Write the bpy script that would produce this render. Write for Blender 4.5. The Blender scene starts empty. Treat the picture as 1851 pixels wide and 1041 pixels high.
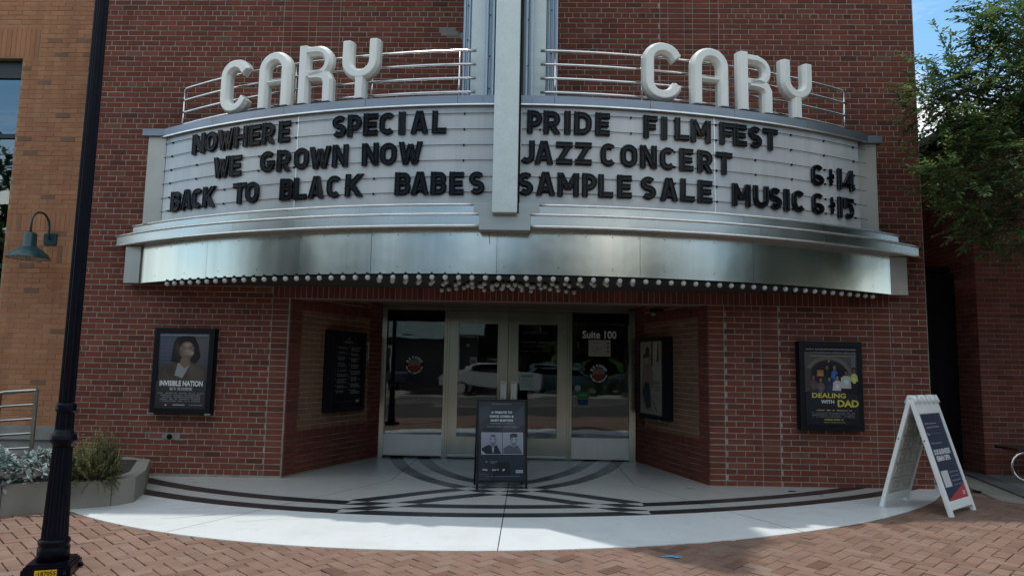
import bpy, math, random
from math import sin, cos, pi, radians, sqrt, atan2, hypot, asin, acos, tan
from mathutils import Vector, Matrix
rnd = random.Random(7)
scn = bpy.context.scene
col = scn.collection

# ------------------------------------------------------------------ camera
cam_d = bpy.data.cameras.new('camera'); cam = bpy.data.objects.new('camera', cam_d); col.objects.link(cam)
cam_d.sensor_width = 36; cam_d.lens = 1263.52/1851*36; cam_d.clip_end = 600
_p, _r, _y = radians(6.40126), radians(1.06449), radians(-1.4791)
_f = Vector((sin(_y)*cos(_p), cos(_y)*cos(_p), sin(_p)))
_r0 = Vector((cos(_y), -sin(_y), 0)); _u0 = _r0.cross(_f)
_R = _r0*cos(_r)+_u0*sin(_r); _U = -_r0*sin(_r)+_u0*cos(_r)
M = Matrix((_R, _U, -_f)).transposed().to_4x4(); M.translation = Vector((.3071, -8.3523, 1.3427))
cam.matrix_world = M
scn.camera = cam
# ------------------------------------------------------------------ light
SUN_EL = radians(74.6)
SUN_AZ = radians(-42)
w = bpy.data.worlds.new('World'); scn.world = w; w.use_nodes = True
nt = w.node_tree; N = nt.nodes; L = nt.links; N.clear()
out = N.new('ShaderNodeOutputWorld'); bg = N.new('ShaderNodeBackground'); bg.inputs[1].default_value = .15
sky = N.new('ShaderNodeTexSky'); sky.sky_type = 'NISHITA'; sky.sun_disc = False; sky.sun_elevation = SUN_EL
sky.sun_rotation = SUN_AZ; sky.air_density = 1.0; sky.dust_density = .4; sky.ozone_density = 1.0
tc = N.new('ShaderNodeTexCoord'); mp = N.new('ShaderNodeMapping'); mp.inputs['Scale'].default_value = (1, 1, 2.6)
mp.inputs['Location'].default_value = (.35, .1, .55)
no = N.new('ShaderNodeTexNoise'); no.inputs['Scale'].default_value = 2.1; no.inputs['Detail'].default_value = 7; no.inputs['Roughness'].default_value = .55
rp = N.new('ShaderNodeValToRGB'); rp.color_ramp.elements[0].position = .43; rp.color_ramp.elements[1].position = .60
mx = N.new('ShaderNodeMix'); mx.data_type = 'RGBA'; mx.inputs[7].default_value = (8.9, 9.0, 8.3, 1)
L.new(tc.outputs['Generated'], mp.inputs[0]); L.new(mp.outputs[0], no.inputs[0]); L.new(no.outputs['Fac'], rp.inputs[0])
L.new(rp.outputs[0], mx.inputs[0]); hs = N.new('ShaderNodeHueSaturation'); hs.inputs['Saturation'].default_value = 1.15; hs.inputs['Hue'].default_value = .488; hs.inputs['Value'].default_value = 1.25; L.new(sky.outputs[0], hs.inputs['Color']); L.new(hs.outputs[0], mx.inputs[6]); L.new(mx.outputs[2], bg.inputs[0]); L.new(bg.outputs[0], out.inputs[0])
sd = bpy.data.lights.new('sun', 'SUN'); sd.energy = 2.15; sd.angle = radians(0.9); sd.color = (1, .96, .9)
so = bpy.data.objects.new('sun', sd); col.objects.link(so); so.location = (0, 30, 60)
sv = Vector((sin(SUN_AZ)*cos(SUN_EL), cos(SUN_AZ)*cos(SUN_EL), sin(SUN_EL)))
so.rotation_euler = sv.to_track_quat('Z', 'Y').to_euler()
scn.view_settings.view_transform = 'Standard'; scn.view_settings.look = 'None'
scn.view_settings.exposure = 0.28; scn.view_settings.gamma = 1; scn.view_settings.use_curve_mapping = False
scn.render.engine = 'CYCLES'
scn.cycles.max_bounces = 8; scn.cycles.transparent_max_bounces = 12; scn.cycles.caustics_reflective = False; scn.cycles.caustics_refractive = False

# ------------------------------------------------------------------ materials
MATS = {}
def nmat(name):
    m = bpy.data.materials.new(name); m.use_nodes = True; nt = m.node_tree
    b = nt.nodes['Principled BSDF']; MATS[name] = m; return m, nt, b
def noise(nt, scale, detail=4, rough=.5, coord='Object', mscale=None):
    t = nt.nodes.new('ShaderNodeTexCoord'); n = nt.nodes.new('ShaderNodeTexNoise')
    n.inputs['Scale'].default_value = scale; n.inputs['Detail'].default_value = detail; n.inputs['Roughness'].default_value = rough
    if coord == 'World':
        g = nt.nodes.new('ShaderNodeNewGeometry'); src = g.outputs['Position']
    else: src = t.outputs[coord]
    if mscale:
        mp = nt.nodes.new('ShaderNodeMapping'); mp.inputs['Scale'].default_value = mscale; nt.links.new(src, mp.inputs[0]); src = mp.outputs[0]
    nt.links.new(src, n.inputs['Vector']); return n.outputs['Fac']
def ramp(nt, fac, stops):
    r = nt.nodes.new('ShaderNodeValToRGB'); e = r.color_ramp.elements
    while len(e) < len(stops): e.new(.5)
    for k, (p, c) in enumerate(stops):
        e[k].position = p; e[k].color = (*c, 1) if len(c) == 3 else c
    nt.links.new(fac, r.inputs[0]); return r.outputs[0]
def mixc(nt, fac, a, b, mode='MIX'):
    m = nt.nodes.new('ShaderNodeMix'); m.data_type = 'RGBA'; m.blend_type = mode
    for s, i in ((fac, 0), (a, 6), (b, 7)):
        if isinstance(s, (int, float)): m.inputs[i].default_value = s
        elif isinstance(s, tuple): m.inputs[i].default_value = (*s, 1)
        else: nt.links.new(s, m.inputs[i])
    return m.outputs[2]
def bump(nt, b, h, strength=.3, dist=.01):
    u = nt.nodes.new('ShaderNodeBump'); u.inputs['Strength'].default_value = strength; u.inputs['Distance'].default_value = dist
    nt.links.new(h, u.inputs['Height']); nt.links.new(u.outputs[0], b.inputs['Normal'])
def mathn(nt, op, a, b=0):
    m = nt.nodes.new('ShaderNodeMath'); m.operation = op
    for s, i in ((a, 0), (b, 1)):
        if isinstance(s, (int, float)): m.inputs[i].default_value = s
        else: nt.links.new(s, m.inputs[i])
    return m.outputs[0]
def plain(name, c, rough=.6, metal=0, var=.12, scale=6, bmp=0, bscale=60, world=False, spec=.5, coat=0):
    m, nt, b = nmat(name)
    n = noise(nt, scale, 5, .6, 'World' if world else 'Object')
    lo = tuple(x*(1-var) for x in c); hi = tuple(min(1, x*(1+var)) for x in c)
    nt.links.new(ramp(nt, n, [(.3, lo), (.7, hi)]), b.inputs['Base Color'])
    b.inputs['Roughness'].default_value = rough; b.inputs['Metallic'].default_value = metal
    b.inputs['Specular IOR Level'].default_value = spec; b.inputs['Coat Weight'].default_value = coat
    if bmp: bump(nt, b, noise(nt, bscale, 3, .6, 'World' if world else 'Object'), bmp)
    return m
def attr(nt, name):
    a = nt.nodes.new('ShaderNodeAttribute'); a.attribute_name = name; return a
def brickmat(name, stops, rough=.85, soil=.35, tint=(.8, .8, .78)):
    m, nt, b = nmat(name)
    a = attr(nt, 'tone')
    c = ramp(nt, a.outputs['Fac'], stops)
    g = noise(nt, 70, 4, .65, 'World'); g2 = noise(nt, 1.3, 4, .6, 'World')
    c = mixc(nt, mathn(nt, 'MULTIPLY', ramp(nt, g, [(.35, (0, 0, 0)), (.75, (1, 1, 1))]), .35), c, mixc(nt, .5, c, (.30, .20, .17)))
    c = mixc(nt, mathn(nt, 'MULTIPLY', ramp(nt, g2, [(.42, (0, 0, 0)), (.7, (1, 1, 1))]), soil), c, mixc(nt, .75, c, (.06, .04, .035)))
    st = noise(nt, 2.4, 5, .65, 'World', (1.6, 1.6, .16)); c = mixc(nt, mathn(nt, 'MULTIPLY', ramp(nt, st, [(.48, (0, 0, 0)), (.68, (1, 1, 1))]), .38), c, mixc(nt, .7, c, (.035, .02, .018)))
    sp = noise(nt, 16, 6, .75, 'World')
    c = mixc(nt, mathn(nt, 'MULTIPLY', ramp(nt, sp, [(.66, (0, 0, 0)), (.76, (1, 1, 1))]), .5), c, (.36, .33, .30))
    nt.links.new(c, b.inputs['Base Color']); b.inputs['Roughness'].default_value = rough
    b.inputs['Specular IOR Level'].default_value = .08
    bump(nt, b, g, .5, .004)
    return m
RED = brickmat('red brick', [(0, (.10, .034, .022)), (.25, (.165, .043, .028)), (.6, (.195, .051, .033)), (.88, (.23, .070, .044)), (1, (.19, .085, .055))])
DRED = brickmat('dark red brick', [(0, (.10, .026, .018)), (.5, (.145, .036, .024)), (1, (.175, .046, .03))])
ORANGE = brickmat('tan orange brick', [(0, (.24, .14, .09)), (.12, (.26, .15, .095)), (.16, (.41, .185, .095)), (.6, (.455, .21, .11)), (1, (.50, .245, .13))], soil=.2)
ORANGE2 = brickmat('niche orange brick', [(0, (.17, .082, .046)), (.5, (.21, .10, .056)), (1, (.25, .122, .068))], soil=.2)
PAVE = brickmat('paver clay', [(0, (.135, .078, .058)), (.3, (.20, .125, .094)), (.65, (.225, .145, .112)), (.9, (.24, .162, .13)), (1, (.215, .16, .13))], soil=.25)
MORTAR = plain('mortar', (.29, .265, .225), .95, var=.35, scale=5, bmp=.5, bscale=120, world=True)
DMORTAR = plain('dark mortar', (.19, .14, .115), .95, var=.3, scale=5, bmp=.4, bscale=120, world=True)
OMORTAR = plain('tan mortar', (.36, .25, .16), .95, var=.15, scale=5, bmp=.4, bscale=120, world=True)
SANDJ = plain('sand joint', (.035, .028, .024), .95, var=.4, scale=9, world=True)

def steel(name, c, rough, streak=(1, 1, .06), wav=.02, metal=1, smin=.8):
    m, nt, b = nmat(name)
    s = noise(nt, 9, 5, .6, 'Object', streak)
    big = noise(nt, 1.1, 3, .5, 'Object')
    nt.links.new(ramp(nt, s, [(.3, tuple(x*smin for x in c)), (.7, c)]), b.inputs['Base Color'])
    b.inputs['Metallic'].default_value = metal
    r = ramp(nt, noise(nt, 3, 3, .5, 'Object', (1, 1, .12)), [(.3, (rough*.9,)*3), (.7, (rough*1.15,)*3)])
    nt.links.new(r, b.inputs['Roughness'])
    if wav: bump(nt, b, big, wav, .25)
    return m
STEEL = steel('brushed stainless steel', (.60, .61, .575), .22, (1, 1, .03), wav=.03, smin=.9)
LEDGE = steel('mill aluminium trim', (.55, .565, .555), .28, (.06, .06, 1), wav=.02)
BEAD = steel('bright aluminium bead', (.9, .91, .9), .38, (1, 1, 1), wav=0)
COPING = steel('blue grey coping metal', (.27, .30, .35), .42, (.3, .3, 1), wav=.01, metal=.75)
DOORSTEEL = steel('warm stainless door metal', (.42, .41, .34), .2, (1, 1, .05), wav=.008, smin=.85)
KICK = steel('pale kick plate metal', (.60, .59, .54), .42, (1, 1, .2), wav=0, smin=.9)
RAILM = steel('polished rail tube', (.82, .80, .78), .2, (1, 1, 1), wav=0)
DULL = steel('dull brushed patch plate', (.42, .42, .39), .4, (.08, 1, 1), wav=0, smin=.9)
HRM = steel('satin rail steel', (.52, .51, .48), .32, (1, 1, 1), wav=0)
def galv(name, c, metal=.55):
    m, nt, b = nmat(name)
    t = nt.nodes.new('ShaderNodeTexCoord'); v = nt.nodes.new('ShaderNodeTexVoronoi'); v.inputs['Scale'].default_value = 45
    nt.links.new(t.outputs['Object'], v.inputs['Vector'])
    n = noise(nt, 7, 8, .75, 'Object'); n2 = noise(nt, 2.5, 4, .6, 'Object', (1, 1, .3))
    a = ramp(nt, n, [(.3, tuple(x*.9 for x in c)), (.7, tuple(min(1, x*1.06) for x in c))])
    a = mixc(nt, mathn(nt, 'MULTIPLY', v.outputs['Distance'], .5), a, tuple(x*.8 for x in c))
    a = mixc(nt, mathn(nt, 'MULTIPLY', ramp(nt, n2, [(.5, (0, 0, 0)), (.72, (1, 1, 1))]), .35), a, (.62, .64, .58))
    nt.links.new(a, b.inputs['Base Color']); b.inputs['Metallic'].default_value = metal; b.inputs['Roughness'].default_value = .45
    return m
GALV = galv('mottled galvanised steel', (.62, .66, .63), .55)
GALVB = galv('blue galvanised ribbing', (.36, .44, .52), .65)
m, nt, b = nmat('white sign acrylic')
s = noise(nt, 5, 4, .6, 'Object', (1, 1, .08)); s2 = noise(nt, 2.2, 4, .6, 'Object')
c = ramp(nt, s, [(.35, (.52, .54, .54)), (.65, (.65, .67, .665))]); c = mixc(nt, mathn(nt, 'MULTIPLY', s2, .4), c, (.40, .42, .44))
nt.links.new(c, b.inputs['Base Color']); b.inputs['Roughness'].default_value = .22; b.inputs['Coat Weight'].default_value = .3; b.inputs['Coat Roughness'].default_value = .08
bump(nt, b, noise(nt, 1.3, 3, .5, 'Object'), .03, 1.0); ACRYL = m
m, nt, b = nmat('glossy white letter plastic'); LETW = m
nt.links.new(ramp(nt, noise(nt, 6, 4, .6, 'Object', (1, 1, .3)), [(.3, (.78, .80, .75)), (.7, (.88, .89, .84))]), b.inputs['Base Color'])
b.inputs['Roughness'].default_value = .28; b.inputs['Coat Weight'].default_value = .4; b.inputs['Subsurface Weight'].default_value = 0
m, nt, b = nmat('glossy black letter plastic'); LETB = m
nt.links.new(ramp(nt, noise(nt, 30, 3, .6, 'Object'), [(.3, (.004, .0045, .006)), (.7, (.009, .01, .013))]), b.inputs['Base Color'])
b.inputs['Roughness'].default_value = .18; b.inputs['Specular IOR Level'].default_value = .2
CREAM = plain('cream metal panel', (.50, .49, .44), .4, .3, .06, 3)
BULB = plain('frosted bulb glass', (.44, .45, .41), .3, var=.06, scale=20)
BLACK = plain('black painted metal', (.006, .006, .007), .5, var=.3, spec=.15)
SOFFIT = plain('dark soffit paint', (.03, .029, .028), .75, var=.2, scale=3)
POLE = plain('navy black pole paint', (.004, .005, .010), .32, var=.35, scale=25, bmp=.03, bscale=30, spec=.12)
GREEN = plain('dark teal lamp enamel', (.012, .055, .065), .32, var=.2, scale=8)
LAMPIN = plain('white lamp inside', (.6, .6, .58), .6)
YEL = plain('yellow tag', (.85, .55, .02), .5)
CONC = plain('pale cast concrete', (.235, .222, .19), .9, var=.22, scale=2.2, bmp=.35, bscale=60, world=True)
STONE = plain('grey limestone ledge', (.27, .27, .25), .85, var=.2, scale=3, bmp=.2, bscale=50, world=True)
DCONC = plain('dark weathered concrete', (.10, .10, .10), .9, var=.3, scale=3, bmp=.3, bscale=60, world=True)
ASPH = plain('asphalt', (.055, .055, .055), .92, var=.3, scale=2, bmp=.5, bscale=150, world=True)
SOIL = plain('planter soil', (.03, .022, .016), 1, var=.4, scale=20)
WHITEP = plain('white moulded plastic', (.72, .75, .74), .35, var=.05, scale=8)
BEIGEP = plain('inner white plastic', (.52, .52, .46), .5, var=.08, scale=8)
PAPER = plain('white paper', (.62, .62, .58), .8)
ROOFD = plain('dark shingle roof', (.018, .017, .018), .9, var=.4, scale=20)
WOOD = plain('dark bench wood', (.035, .02, .014), .6, var=.4, scale=8)
BARK = plain('tree bark', (.06, .048, .038), .95, var=.35, scale=14, bmp=.6, bscale=40)
FRAMEB = plain('black case frame', (.006, .008, .011), .4, var=.2, spec=.25)
INTER = plain('dark lobby wall', (.09, .085, .075), .8)
WINF = plain('dark window frame', (.012, .018, .018), .4)
m, nt, b = nmat('print ink')
a = attr(nt, 'ink'); nt.links.new(a.outputs['Color'], b.inputs['Base Color']); b.inputs['Roughness'].default_value = .55; b.inputs['Specular IOR Level'].default_value = .2; PRINT = m
m, nt, b = nmat('dull window lettering')
a = attr(nt, 'ink'); nt.links.new(a.outputs['Color'], b.inputs['Base Color']); b.inputs['Roughness'].default_value = .8; VINYL = m
def glass(name, tint, refl=1.45, rough=.02, wav=.02):
    m, nt, b = nmat(name); nt.nodes.remove(b)
    o = nt.nodes['Material Output']; tr = nt.nodes.new('ShaderNodeBsdfTransparent'); tr.inputs[0].default_value = (*tint, 1)
    gl = nt.nodes.new('ShaderNodeBsdfGlossy'); gl.inputs['Roughness'].default_value = rough; gl.inputs[0].default_value = (.9, .95, .95, 1)
    fr = nt.nodes.new('ShaderNodeFresnel'); fr.inputs[0].default_value = refl; mx = nt.nodes.new('ShaderNodeMixShader')
    n = noise(nt, 1.7, 2, .5, 'Object', (.5, 1, 2.5)); bp = nt.nodes.new('ShaderNodeBump'); bp.inputs['Strength'].default_value = wav; bp.inputs['Distance'].default_value = .3
    nt.links.new(n, bp.inputs['Height']); nt.links.new(bp.outputs[0], gl.inputs['Normal'])
    geo = nt.nodes.new('ShaderNodeNewGeometry')   # the pane's far face only transmits
    fac = mathn(nt, 'MULTIPLY', fr.outputs[0], mathn(nt, 'SUBTRACT', 1.0, geo.outputs['Backfacing']))
    nt.links.new(fac, mx.inputs[0]); nt.links.new(tr.outputs[0], mx.inputs[1]); nt.links.new(gl.outputs[0], mx.inputs[2]); nt.links.new(mx.outputs[0], o.inputs[0])
    return m
DGLASS = glass('reflective door glass', (.62, .64, .63), 2.2, .02, .004)
WGLASS = glass('blue tinted window glass', (.05, .09, .11), 2.9, .02, .006)
CGLASS = glass('poster case acrylic', (.93, .94, .95), 1.18, .03, .01)
def leafmat(name, dark, mid, light, rough=.5, trans=.25):
    m, nt, b = nmat(name)
    a = attr(nt, 'tone'); c = ramp(nt, a.outputs['Fac'], [(0, dark), (.5, mid), (1, light)])
    nt.links.new(c, b.inputs['Base Color']); b.inputs['Roughness'].default_value = rough; b.inputs['Specular IOR Level'].default_value = .35
    if trans:
        o = nt.nodes['Material Output']; t = nt.nodes.new('ShaderNodeBsdfTranslucent'); nt.links.new(c, t.inputs[0])
        mx = nt.nodes.new('ShaderNodeMixShader'); mx.inputs[0].default_value = trans
        nt.links.new(b.outputs[0], mx.inputs[1]); nt.links.new(t.outputs[0], mx.inputs[2]); nt.links.new(mx.outputs[0], o.inputs[0])
    return m
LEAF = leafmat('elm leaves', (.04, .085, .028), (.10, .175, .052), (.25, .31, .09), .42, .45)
SILVER = leafmat('dusty miller leaves', (.22, .27, .27), (.36, .43, .42), (.50, .56, .54), .8, .1)
ROSE = leafmat('rosemary needles', (.07, .085, .03), (.16, .17, .065), (.27, .26, .12), .7, .15)
FARLEAF = leafmat('far tree leaves', (.018, .045, .014), (.045, .095, .026), (.10, .16, .042), .6, .2)

# ------------------------------------------------------------------ terrazzo
m, nt, b = nmat('terrazzo'); TERR = m
def band(u, lo, hi):
    a = mathn(nt, 'ABSOLUTE', u); return mathn(nt, 'MULTIPLY', mathn(nt, 'GREATER_THAN', a, lo), mathn(nt, 'LESS_THAN', a, hi))
ua = attr(nt, 'ua').outputs['Fac']; ub = attr(nt, 'ub').outputs['Fac']; uf = attr(nt, 'uf').outputs['Fac']
s = mathn(nt, 'ADD', mathn(nt, 'ADD', band(ua, .10, .285), band(ub, .10, .285)), band(uf, .10, .285))
dark = mathn(nt, 'MODULO', s, 2.0)
dark = mathn(nt, 'GREATER_THAN', dark, .5)
ca = noise(nt, 260, 2, .5, 'World'); cb = noise(nt, 2.2, 5, .6, 'World'); ring = attr(nt, 'outer').outputs['Fac']
inner = ramp(nt, ca, [(.35, (.41, .42, .415)), (.6, (.53, .54, .525))]); outer = ramp(nt, ca, [(.3, (.60, .64, .65)), (.55, (.74, .78, .79))])  # mostly sun on the apron and canopy shade inside, put into the colour
base = mixc(nt, ring, inner, outer)
base = mixc(nt, mathn(nt, 'MULTIPLY', ramp(nt, cb, [(.45, (0, 0, 0)), (.75, (1, 1, 1))]), .35), base, (.36, .34, .31))
drk = ramp(nt, ca, [(.4, (.018, .019, .021)), (.72, (.05, .052, .056))])
c = mixc(nt, dark, base, drk)
sn = noise(nt, 9, 8, .8, 'World'); c = mixc(nt, mathn(nt, 'MULTIPLY', ramp(nt, sn, [(.60, (0, 0, 0)), (.70, (1, 1, 1))]), .35), c, (.22, .20, .17))
vo = nt.nodes.new('ShaderNodeTexVoronoi'); vo.inputs['Scale'].default_value = 3.2; gg_ = nt.nodes.new('ShaderNodeNewGeometry'); nt.links.new(gg_.outputs['Position'], vo.inputs['Vector'])
c = mixc(nt, mathn(nt, 'MULTIPLY', mathn(nt, 'LESS_THAN', vo.outputs['Distance'], .035), .6), c, (.08, .075, .07))
nt.links.new(c, b.inputs['Base Color'])
nt.links.new(ramp(nt, cb, [(.3, (.26,)*3), (.7, (.42,)*3)]), b.inputs['Roughness'])
b.inputs['Specular IOR Level'].default_value = .5

# ------------------------------------------------------------------ mesh helpers
class MB:
    def __init__(s): s.v = []; s.f = []; s.t = []; s.c = []; s.m = []; s.tone = .5; s.mi = 0; s.sm = []; s.smooth = False; s.ink = (1, 1, 1)
    def face(s, idx): s.f.append(idx); s.t.append(s.tone); s.m.append(s.mi); s.sm.append(s.smooth); s.c.append(s.ink)
    def box(s, x0, x1, y0, y1, z0, z1, back=True, T=None):
        P = [(x, y, z) for z in (z0, z1) for y in (y0, y1) for x in (x0, x1)]
        if T: P = [T(p) for p in P]
        n = len(s.v); s.v += P
        for q in ((0, 1, 5, 4), (1, 3, 7, 5), (2, 0, 4, 6), (4, 5, 7, 6), (2, 3, 1, 0)) + (((3, 2, 6, 7),) if back else ()):
            s.face([n+i for i in q])
        return s
    def quad(s, a, b, c, d): n = len(s.v); s.v += [a, b, c, d]; s.face([n, n+1, n+2, n+3]); return s
    def poly(s, pts): n = len(s.v); s.v += list(pts); s.face(list(range(n, n+len(pts)))); return s
    def prism(s, pts, z0, z1):
        n = len(s.v); k = len(pts); s.v += [(x, y, z0) for x, y in pts]+[(x, y, z1) for x, y in pts]
        s.face([n+k+i for i in range(k)]); s.face([n+i for i in reversed(range(k))])
        for i in range(k): j = (i+1) % k; s.face([n+i, n+j, n+k+j, n+k+i])
        return s
    def loft(s, rings, close=True, caps=True):
        n = len(s.v); k = len(rings[0])
        for r in rings: s.v += list(r)
        for a in range(len(rings)-1):
            for i in range(k if close else k-1):
                j = (i+1) % k; s.face([n+a*k+i, n+a*k+j, n+(a+1)*k+j, n+(a+1)*k+i])
        if caps:
            sm = s.smooth; s.smooth = False
            s.face([n+i for i in reversed(range(k))]); s.face([n+(len(rings)-1)*k+i for i in range(k)]); s.smooth = sm
        return s
    def tube(s, pts, r, seg=8, caps=True):
        s.smooth = True; rings = []
        pts = [Vector(p) for p in pts]; rr = r if isinstance(r, (list, tuple)) else [r]*len(pts); up = None
        for i, p in enumerate(pts):
            d = (pts[min(i+1, len(pts)-1)]-pts[max(i-1, 0)]).normalized()
            if up is None: up = Vector((0, 0, 1)) if abs(d.z) < .9 else Vector((1, 0, 0))
            a = d.cross(up).normalized(); b_ = a.cross(d).normalized(); up = b_
            rings.append([tuple(p+a*rr[i]*cos(2*pi*k/seg)-b_*rr[i]*sin(2*pi*k/seg)) for k in range(seg)])
        s.loft(rings, True, caps); s.smooth = False; return s
    def lathe(s, prof, seg=24, c=(0, 0, 0), caps=True, flute=None):
        s.smooth = flute is None
        rings = []
        for q in prof:
            r, z = q[0], q[1]; fl = len(q) > 2 and q[2]
            rings.append([(c[0]+(r*(1-(.07 if (fl and k % 2) else 0)))*cos(2*pi*k/seg), c[1]+(r*(1-(.07 if (fl and k % 2) else 0)))*sin(2*pi*k/seg), c[2]+z) for k in range(seg)])
        s.loft(rings, True, caps); s.smooth = False; return s
    def mesh(s, name, mats):
        me = bpy.data.meshes.new(name); me.from_pydata([tuple(v) for v in s.v], [], s.f)
        for m_ in (mats if isinstance(mats, (list, tuple)) else [mats]): me.materials.append(m_)
        if any(s.m): me.polygons.foreach_set('material_index', s.m)
        me.polygons.foreach_set('use_smooth', s.sm)
        a = me.attributes.new('tone', 'FLOAT', 'FACE'); a.data.foreach_set('value', s.t)
        if any(q != (1, 1, 1) for q in s.c):
            a = me.attributes.new('ink', 'FLOAT_COLOR', 'FACE'); a.data.foreach_set('color', [x for q in s.c for x in (*q, 1)])
        me.update(); return me
    def build(s, name, mats, parent=None, world=True, loc=None, rotz=None):
        if parent is not None and world and loc is None:
            o_ = ORG[parent.name]; s.v = [(p[0]-o_[0], p[1]-o_[1], p[2]-o_[2]) for p in s.v]
        ob = bpy.data.objects.new(name, s.mesh(name, mats)); col.objects.link(ob); ob.parent = parent
        if loc: ob.location = loc
        if rotz is not None: ob.rotation_euler = (0, 0, rotz)
        if parent is not None: ORG[ob.name] = ORG[parent.name] if loc is None else tuple(a+b for a, b in zip(ORG[parent.name], loc))
        else: ORG[ob.name] = tuple(ob.location)
        return ob
ORG = {}
def tag(o, label=None, cat=None, group=None, kind=None):
    if label: o['label'] = label
    if cat: o['category'] = cat
    if group: o['group'] = group
    if kind: o['kind'] = kind
    return o
def empty(name, loc, label=None, cat=None, group=None, rotz=0):
    o = bpy.data.objects.new(name, None); col.objects.link(o); o.location = loc; o.rotation_euler = (0, 0, rotz)
    o.empty_display_size = .1; ORG[o.name] = tuple(loc); return tag(o, label, cat, group)
def struct(name, mb, mat): return tag(mb.build(name, mat), kind='structure')
def inst(name, me, parent, loc, rot=(0, 0, 0)):
    o = bpy.data.objects.new(name, me); col.objects.link(o); o.parent = parent; o.location = loc; o.rotation_euler = rot; return o

def GH(x, y):
    k = min(max(-y/3, 0), 1); return (.006+.014*k)*max(-9, min(9, x))

# ------------------------------------------------------------------ ground
g = MB()
xs = [-60, -30, -14, -9, -6, -4, -2, 0, 2, 4, 6, 9, 14, 30, 60]; ys = [-11.8, -9, -6, -3, -2, -1, 0, 1, 2.4, 8, 40]
n0 = 0
for y_ in ys:
    for x_ in xs: g.v.append((x_, y_, GH(x_, y_)-.016))
for j in range(len(ys)-1):
    for i in range(len(xs)-1):
        a = j*len(xs)+i; g.face([a, a+1, a+1+len(xs), a+len(xs)])
sidewalk = struct('sidewalk', g, SANDJ)
g = MB(); g.quad((-300, -300, -.22), (300, -300, -.22), (300, 300, -.22), (-300, 300, -.22)); struct('ground', g, plain('distant ground', (.09, .10, .06), .95, world=True))
g = MB(); g.quad((-80, -20.5, -.2), (80, -20.5, -.2), (80, -11.9, -.2), (-80, -11.9, -.2)); struct('road', g, ASPH)
g = MB(); g.box(-80, 80, -11.95, -11.8, -.22, -.0); g.box(-80, 80, -20.65, -20.5, -.22, -.06); struct('kerb', g, CONC)
g = MB(); g.box(-80, 80, -23.2, -20.66, -.24, -.07); struct('opposite_pavement', g, CONC)
g = MB(); g.quad((-80, -38, -.19), (80, -38, -.19), (80, -23.21, -.19), (-80, -23.21, -.19)); struct('parking_lot', g, ASPH)
g = MB(); g.quad((-80, -16.28, -.196), (80, -16.28, -.196), (80, -16.16, -.196), (-80, -16.16, -.196)); struct('road_marking', g, plain('yellow road paint', (.55, .38, .05), .7))

# pavers, 45 degree herringbone
PW = .1000; J = .0075
SC, SR = (-.2, 3.0), 6.07
def paver_mb(tone):
    m_ = MB(); m_.tone = tone; m_.box(-PW+J/2, PW-J/2, -PW/2+J/2, PW/2-J/2, -.014, 0, back=False)
    # small chamfer ring
    return m_
def pbrick(mb, hx, hy, z0, z1, T, ch=.004):
    n = len(mb.v)
    ring = lambda e, z: [(-hx+e, -hy+e, z), (hx-e, -hy+e, z), (hx-e, hy-e, z), (-hx+e, hy-e, z)]
    mb.v += [T(p) for p in ring(0, z0)+ring(0, z1-ch)+ring(ch, z1)]
    for a in (0, 4):
        for i in range(4): j = (i+1) % 4; mb.face([n+a+i, n+a+j, n+a+4+j, n+a+4+i])
    mb.face([n+8, n+9, n+10, n+11])
pv = []
c45 = cos(pi/4)
for a_ in range(-90, 90):
    for b_ in range(-50, 50):
        ox, oy = a_+2*b_, a_-2*b_
        for kind in (0, 1):
            cx_, cy_ = (ox+1, oy+.5) if kind == 0 else (ox+2.5, oy)
            X = (cx_-cy_)*c45*PW; Y = (cx_+cy_)*c45*PW-3.2
            if not (-9 < X < 9.2 and -7.0 < Y < 1.2): continue
            if hypot(X-SC[0], Y-SC[1]) < SR-.12 and X < 5.05: continue
            if Y > -.05 and X < 5.0: continue
            if X < -3.9 and Y > -1.7: continue
            if X > 5.0+(Y+1.5)*.28+.2 and Y > -1.75: continue
            ang = pi/4 if kind == 0 else 3*pi/4
            pv.append((X, Y, ang+rnd.uniform(-.006, .006)))
Cm = Vector((.3071, -8.3523, 1.3427))
def px(p):
    v = Vector(p)-Cm; d = v.dot(_f)
    return (925.5+1263.52*v.dot(_R)/d, 520.5-1263.52*v.dot(_U)/d) if d > .1 else (-9999, 0)
def inview(p, m_=0):
    q = px(p); return -m_ < q[0] < 1851+m_ and -m_ < q[1] < 1041+m_
pv.sort(key=lambda q: (0 if inview((q[0], q[1], 0)) else 1, hypot(q[0]-.3, q[1]+8.35)))
tones = [i/11 for i in range(12)]
pmesh = []
for t_ in tones:
    m_ = MB(); m_.tone = t_; pbrick(m_, PW-J/2, PW/2-J/2, -.03, 0, lambda p: p); pmesh.append(m_.mesh('paver', PAVE))
rest = MB()
for i, (X, Y, an) in enumerate(pv):
    z_ = GH(X, Y)-.001+rnd.uniform(-.0022, .0015); tn = min(1, max(0, rnd.gauss(.55, .2)))
    if i < 300:
        inst('paver', pmesh[int(tn*11.99)], sidewalk, (X, Y, z_), (rnd.uniform(-.006, .006), -.018+rnd.uniform(-.006, .006), an))
    else:
        rest.tone = tn; ca_, sa_ = cos(an), sin(an)
        pbrick(rest, PW-J/2, PW/2-J/2, -.02, 0, lambda p: (X+p[0]*ca_-p[1]*sa_, Y+p[0]*sa_+p[1]*ca_, z_+p[2]))
tag(rest.build('pavers', PAVE, sidewalk), kind='stuff')
g = MB(); g.ink = (.10, .33, .55)
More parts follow.
